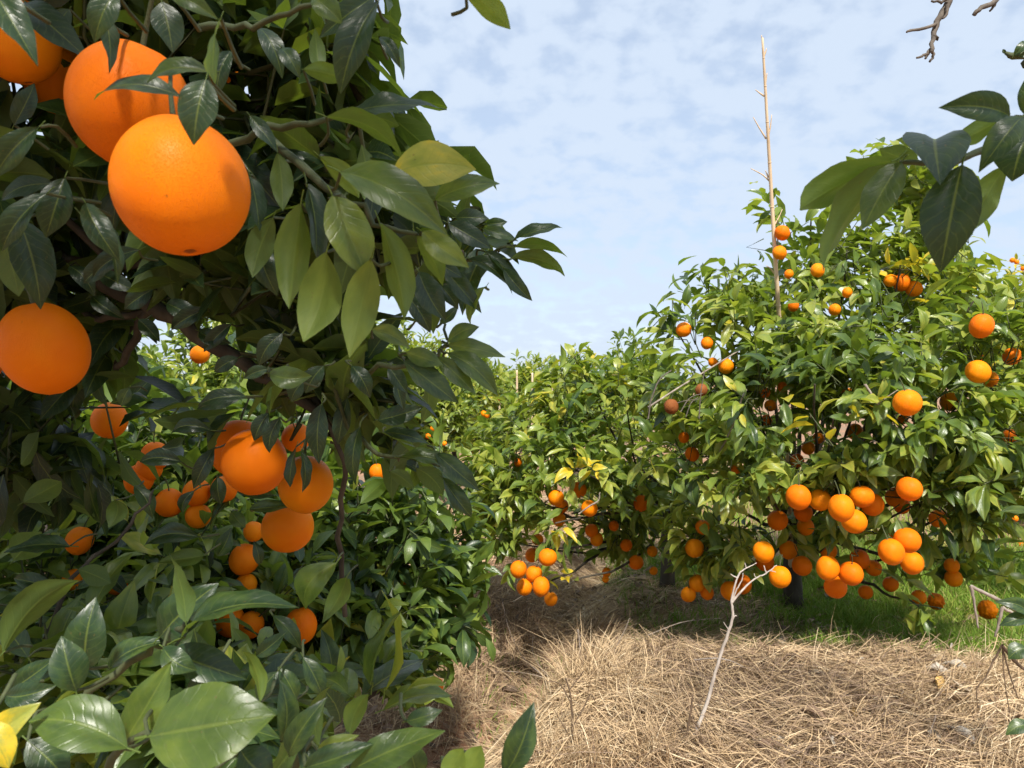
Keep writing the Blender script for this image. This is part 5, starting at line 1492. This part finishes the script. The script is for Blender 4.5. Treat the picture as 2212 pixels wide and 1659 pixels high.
for (d, lab, pts) in ((2.5, 'forked dry stick leaning right over the mound lip', [(1310, 1440), (1335, 1390), (1352, 1355), (1360, 1335)]),
                      (2.5, 'thin dry stalk leaning left above the mound lip', [(1312, 1440), (1300, 1400), (1292, 1378)]),
                      (2.9, 'long dry stick lying across the shaded ground left of the trunk', [(1400, 1372), (1470, 1345), (1520, 1338), (1560, 1336)]),
                      (3.3, 'curved pale stalk rising from the ditch beneath the middle tree', [(1180, 1465), (1130, 1420), (1100, 1360), (1085, 1300)]),
                      (3.3, 'forked grey stalk standing in the ditch bank', [(1182, 1460), (1160, 1430), (1150, 1405), (1152, 1370)]),
                      (3.3, 'pale stalk fanning left over the ditch', [(1190, 1468), (1140, 1455), (1090, 1450), (1060, 1452)]),
                      (2.1, 'curved straw stem arching beside the bleached branch', [(1500, 1425), (1545, 1422), (1580, 1428), (1605, 1440)]),
                      (2.0, 'long pale straw stem at the bottom right', [(1990, 1640), (2010, 1580), (2022, 1545)])):
    g = pp(d, *pts)
    dead_thing('dry_stalk', lab, 'stalk', 'thin dry stalks in the straw', [('stem', g, .0022, .0010)], M_DEAD, g[0])
dead_thing('broken_stalk', 'broken angular grey stalks jutting in from the right edge', 'stalk', None, [
    ('stem', pp(1.75, (2330, 1400), (2250, 1350), (2212, 1328), (2160, 1298), (2098, 1266)), .0075, .0042), ('side_twig', pp(1.75, (2098, 1266), (2104, 1300), (2113, 1356)), .0042, .0022),
    ('stem', pp(1.72, (2330, 1420), (2250, 1355), (2212, 1338), (2166, 1312)), .0055, .0036), ('side_twig', pp(1.72, (2166, 1312), (2158, 1345), (2149, 1375)), .0040, .0024)], M_DEAD, at(2330, 1400, 1.75))
dead_thing('broken_stalk', 'dark spider-like dead stem on the straw at the right edge', 'stalk', None, [
    ('stem', pp(1.8, (2164, 1394), (2185, 1420), (2205, 1440), (2230, 1455)), .0048, .0036), ('side_twig', pp(1.8, (2164, 1396), (2145, 1430), (2130, 1462)), .003, .0016),
    ('side_twig', pp(1.8, (2165, 1396), (2185, 1470), (2200, 1510)), .0022, .0012), ('side_twig', pp(1.8, (2130, 1462), (2110, 1490), (2112, 1530)), .0018, .001),
    ('side_twig', pp(1.8, (2166, 1398), (2168, 1450), (2180, 1540)), .0018, .001)], M_BROWN, at(2164, 1394, 1.8))
tw_d = [('stem', pp(2.55, (1400, 905), (1408, 860), (1425, 820), (1450, 800)), .003, .002), ('side_twig', pp(2.55, (1510, 905), (1514, 850), (1522, 800)), .0022, .0014),
        ('side_twig', pp(2.55, (1470, 890), (1490, 860), (1518, 850)), .002, .0013), ('side_twig', pp(2.55, (1440, 885), (1470, 868), (1512, 862)), .002, .0013), ('side_twig', pp(2.55, (1482, 900), (1492, 872), (1508, 858)), .002, .0013)]
dead_thing('dead_twig', 'tangle of pale dead twigs round the rotten oranges', 'twig', None, tw_d, M_GREYTWIG, at(1400, 905, 2.55))
dead_thing('dead_twig', 'bare forked brown twig left of the biggest orange on the right tree', 'twig', None, [
    ('stem', pp(2.32, (1868, 830), (1885, 855), (1898, 880), (1895, 905)), .0042, .003), ('side_twig', pp(2.32, (1897, 872), (1920, 855), (1940, 842)), .002, .0013), ('side_twig', pp(2.32, (1890, 868), (1905, 890), (1915, 900)), .002, .0013)], M_DEAD, at(1868, 830, 2.32))
dead_thing('dead_twig', 'bent grey twig before the orange on the middle tree', 'twig', None, [
    ('stem', pp(2.85, (1250, 1110), (1275, 1092), (1292, 1082), (1296, 1064)), .0035, .0028)], M_DEAD, at(1250, 1110, 2.85))

# ------------------------------------------------------------------ litter on the straw
def litter_mesh(seed):
    r = np.random.default_rng(seed)
    co, q, uv = leaf_template(seed + 500, 7, 2)
    k = r.uniform(1.2, 2.6)
    x, y, z = co.T
    ang = x * k * 4.5 + 0.4
    rad = .25
    co2 = np.stack([np.sin(ang) * rad * .8, y - .5 + .12 * np.sin(x * 9), (1 - np.cos(ang)) * rad + z * .6 + .25 * r.uniform(.3, 1) * (y - .5) ** 2 + .02 * r.normal(size=len(x))], -1)
    return raw_mesh('curled_leaf', co2, [q], uv)


def on_ground(u, v):
    dirn = at(u, v, 1.0) - CAMP
    s = np.linspace(1.5, 6, 900)
    P = CAMP + dirn[None] * s[:, None]
    g = ground_z(P[:, 0], P[:, 1]) + .045
    i = int(np.argmax(P[:, 2] < g))
    return P[i]


LIT = [(1766, 1424, 30, 0, 'small white curled dead leaf just below the grass edge'), (1864, 1448, 36, 0, 'pale dead leaf curled in the middle of the straw'), (1948, 1440, 26, 0, 'small pale dead leaf standing on edge left of two white ones'),
       (1980, 1442, 30, 0, 'flat cream dead leaf below the grass tongue'), (2026, 1466, 42, 0, 'white three-cornered dead leaf right of centre on the straw'), (2063, 1458, 44, 0, 'upright white dead leaf beside the three-cornered one'),
       (2036, 1496, 48, 1, 'yellow tan dead leaf under the two white ones'), (1940, 1516, 38, 0, 'crumpled grey white dead leaf on the straw'), (2076, 1606, 52, 0, 'largest white crumpled dead leaf near the bottom right'),
       (2017, 1606, 34, 0, 'narrow white dead leaf left of the largest one'), (1682, 1613, 26, 0, 'small white dead leaf at the bottom of the straw'), (1758, 1614, 32, 0, 'dull white dead leaf at the bottom middle of the straw'),
       (2058, 1422, 44, 0, 'wide pale dead leaf lying against the grass edge'), (1912, 1528, 24, 0, 'tiny pale dead leaf touching the crumpled grey one'), (1837, 1556, 34, 1, 'faded tan dead leaf lying in the combed straw'),
       (1766, 1468, 28, 0, 'pale flat dead leaf left of centre in the straw'), (1693, 1396, 30, 0, 'pinkish pale dead leaf at the left end of the grass edge'), (1800, 1622, 34, 0, 'grey dead leaf partly sunk in the straw at the bottom')]
for k, (u, v, px, mt, lab) in enumerate(LIT):
    r = np.random.default_rng(4000 + k)
    p = on_ground(u, v)
    me = litter_mesh(k)
    me.materials.append(M_TAN if mt else M_HUSK)
    o = obj('dead_leaf', me)
    s = px * p[1] / F * 1.1
    o.location = p + np.array([0, 0, .016]); o.scale = (s * .9, s, s * .8)
    o.rotation_euler = (r.normal() * .45, r.normal() * .45, r.uniform(0, 6.28))
    tag(o, lab, 'dead leaf', 'dead leaves on the straw')
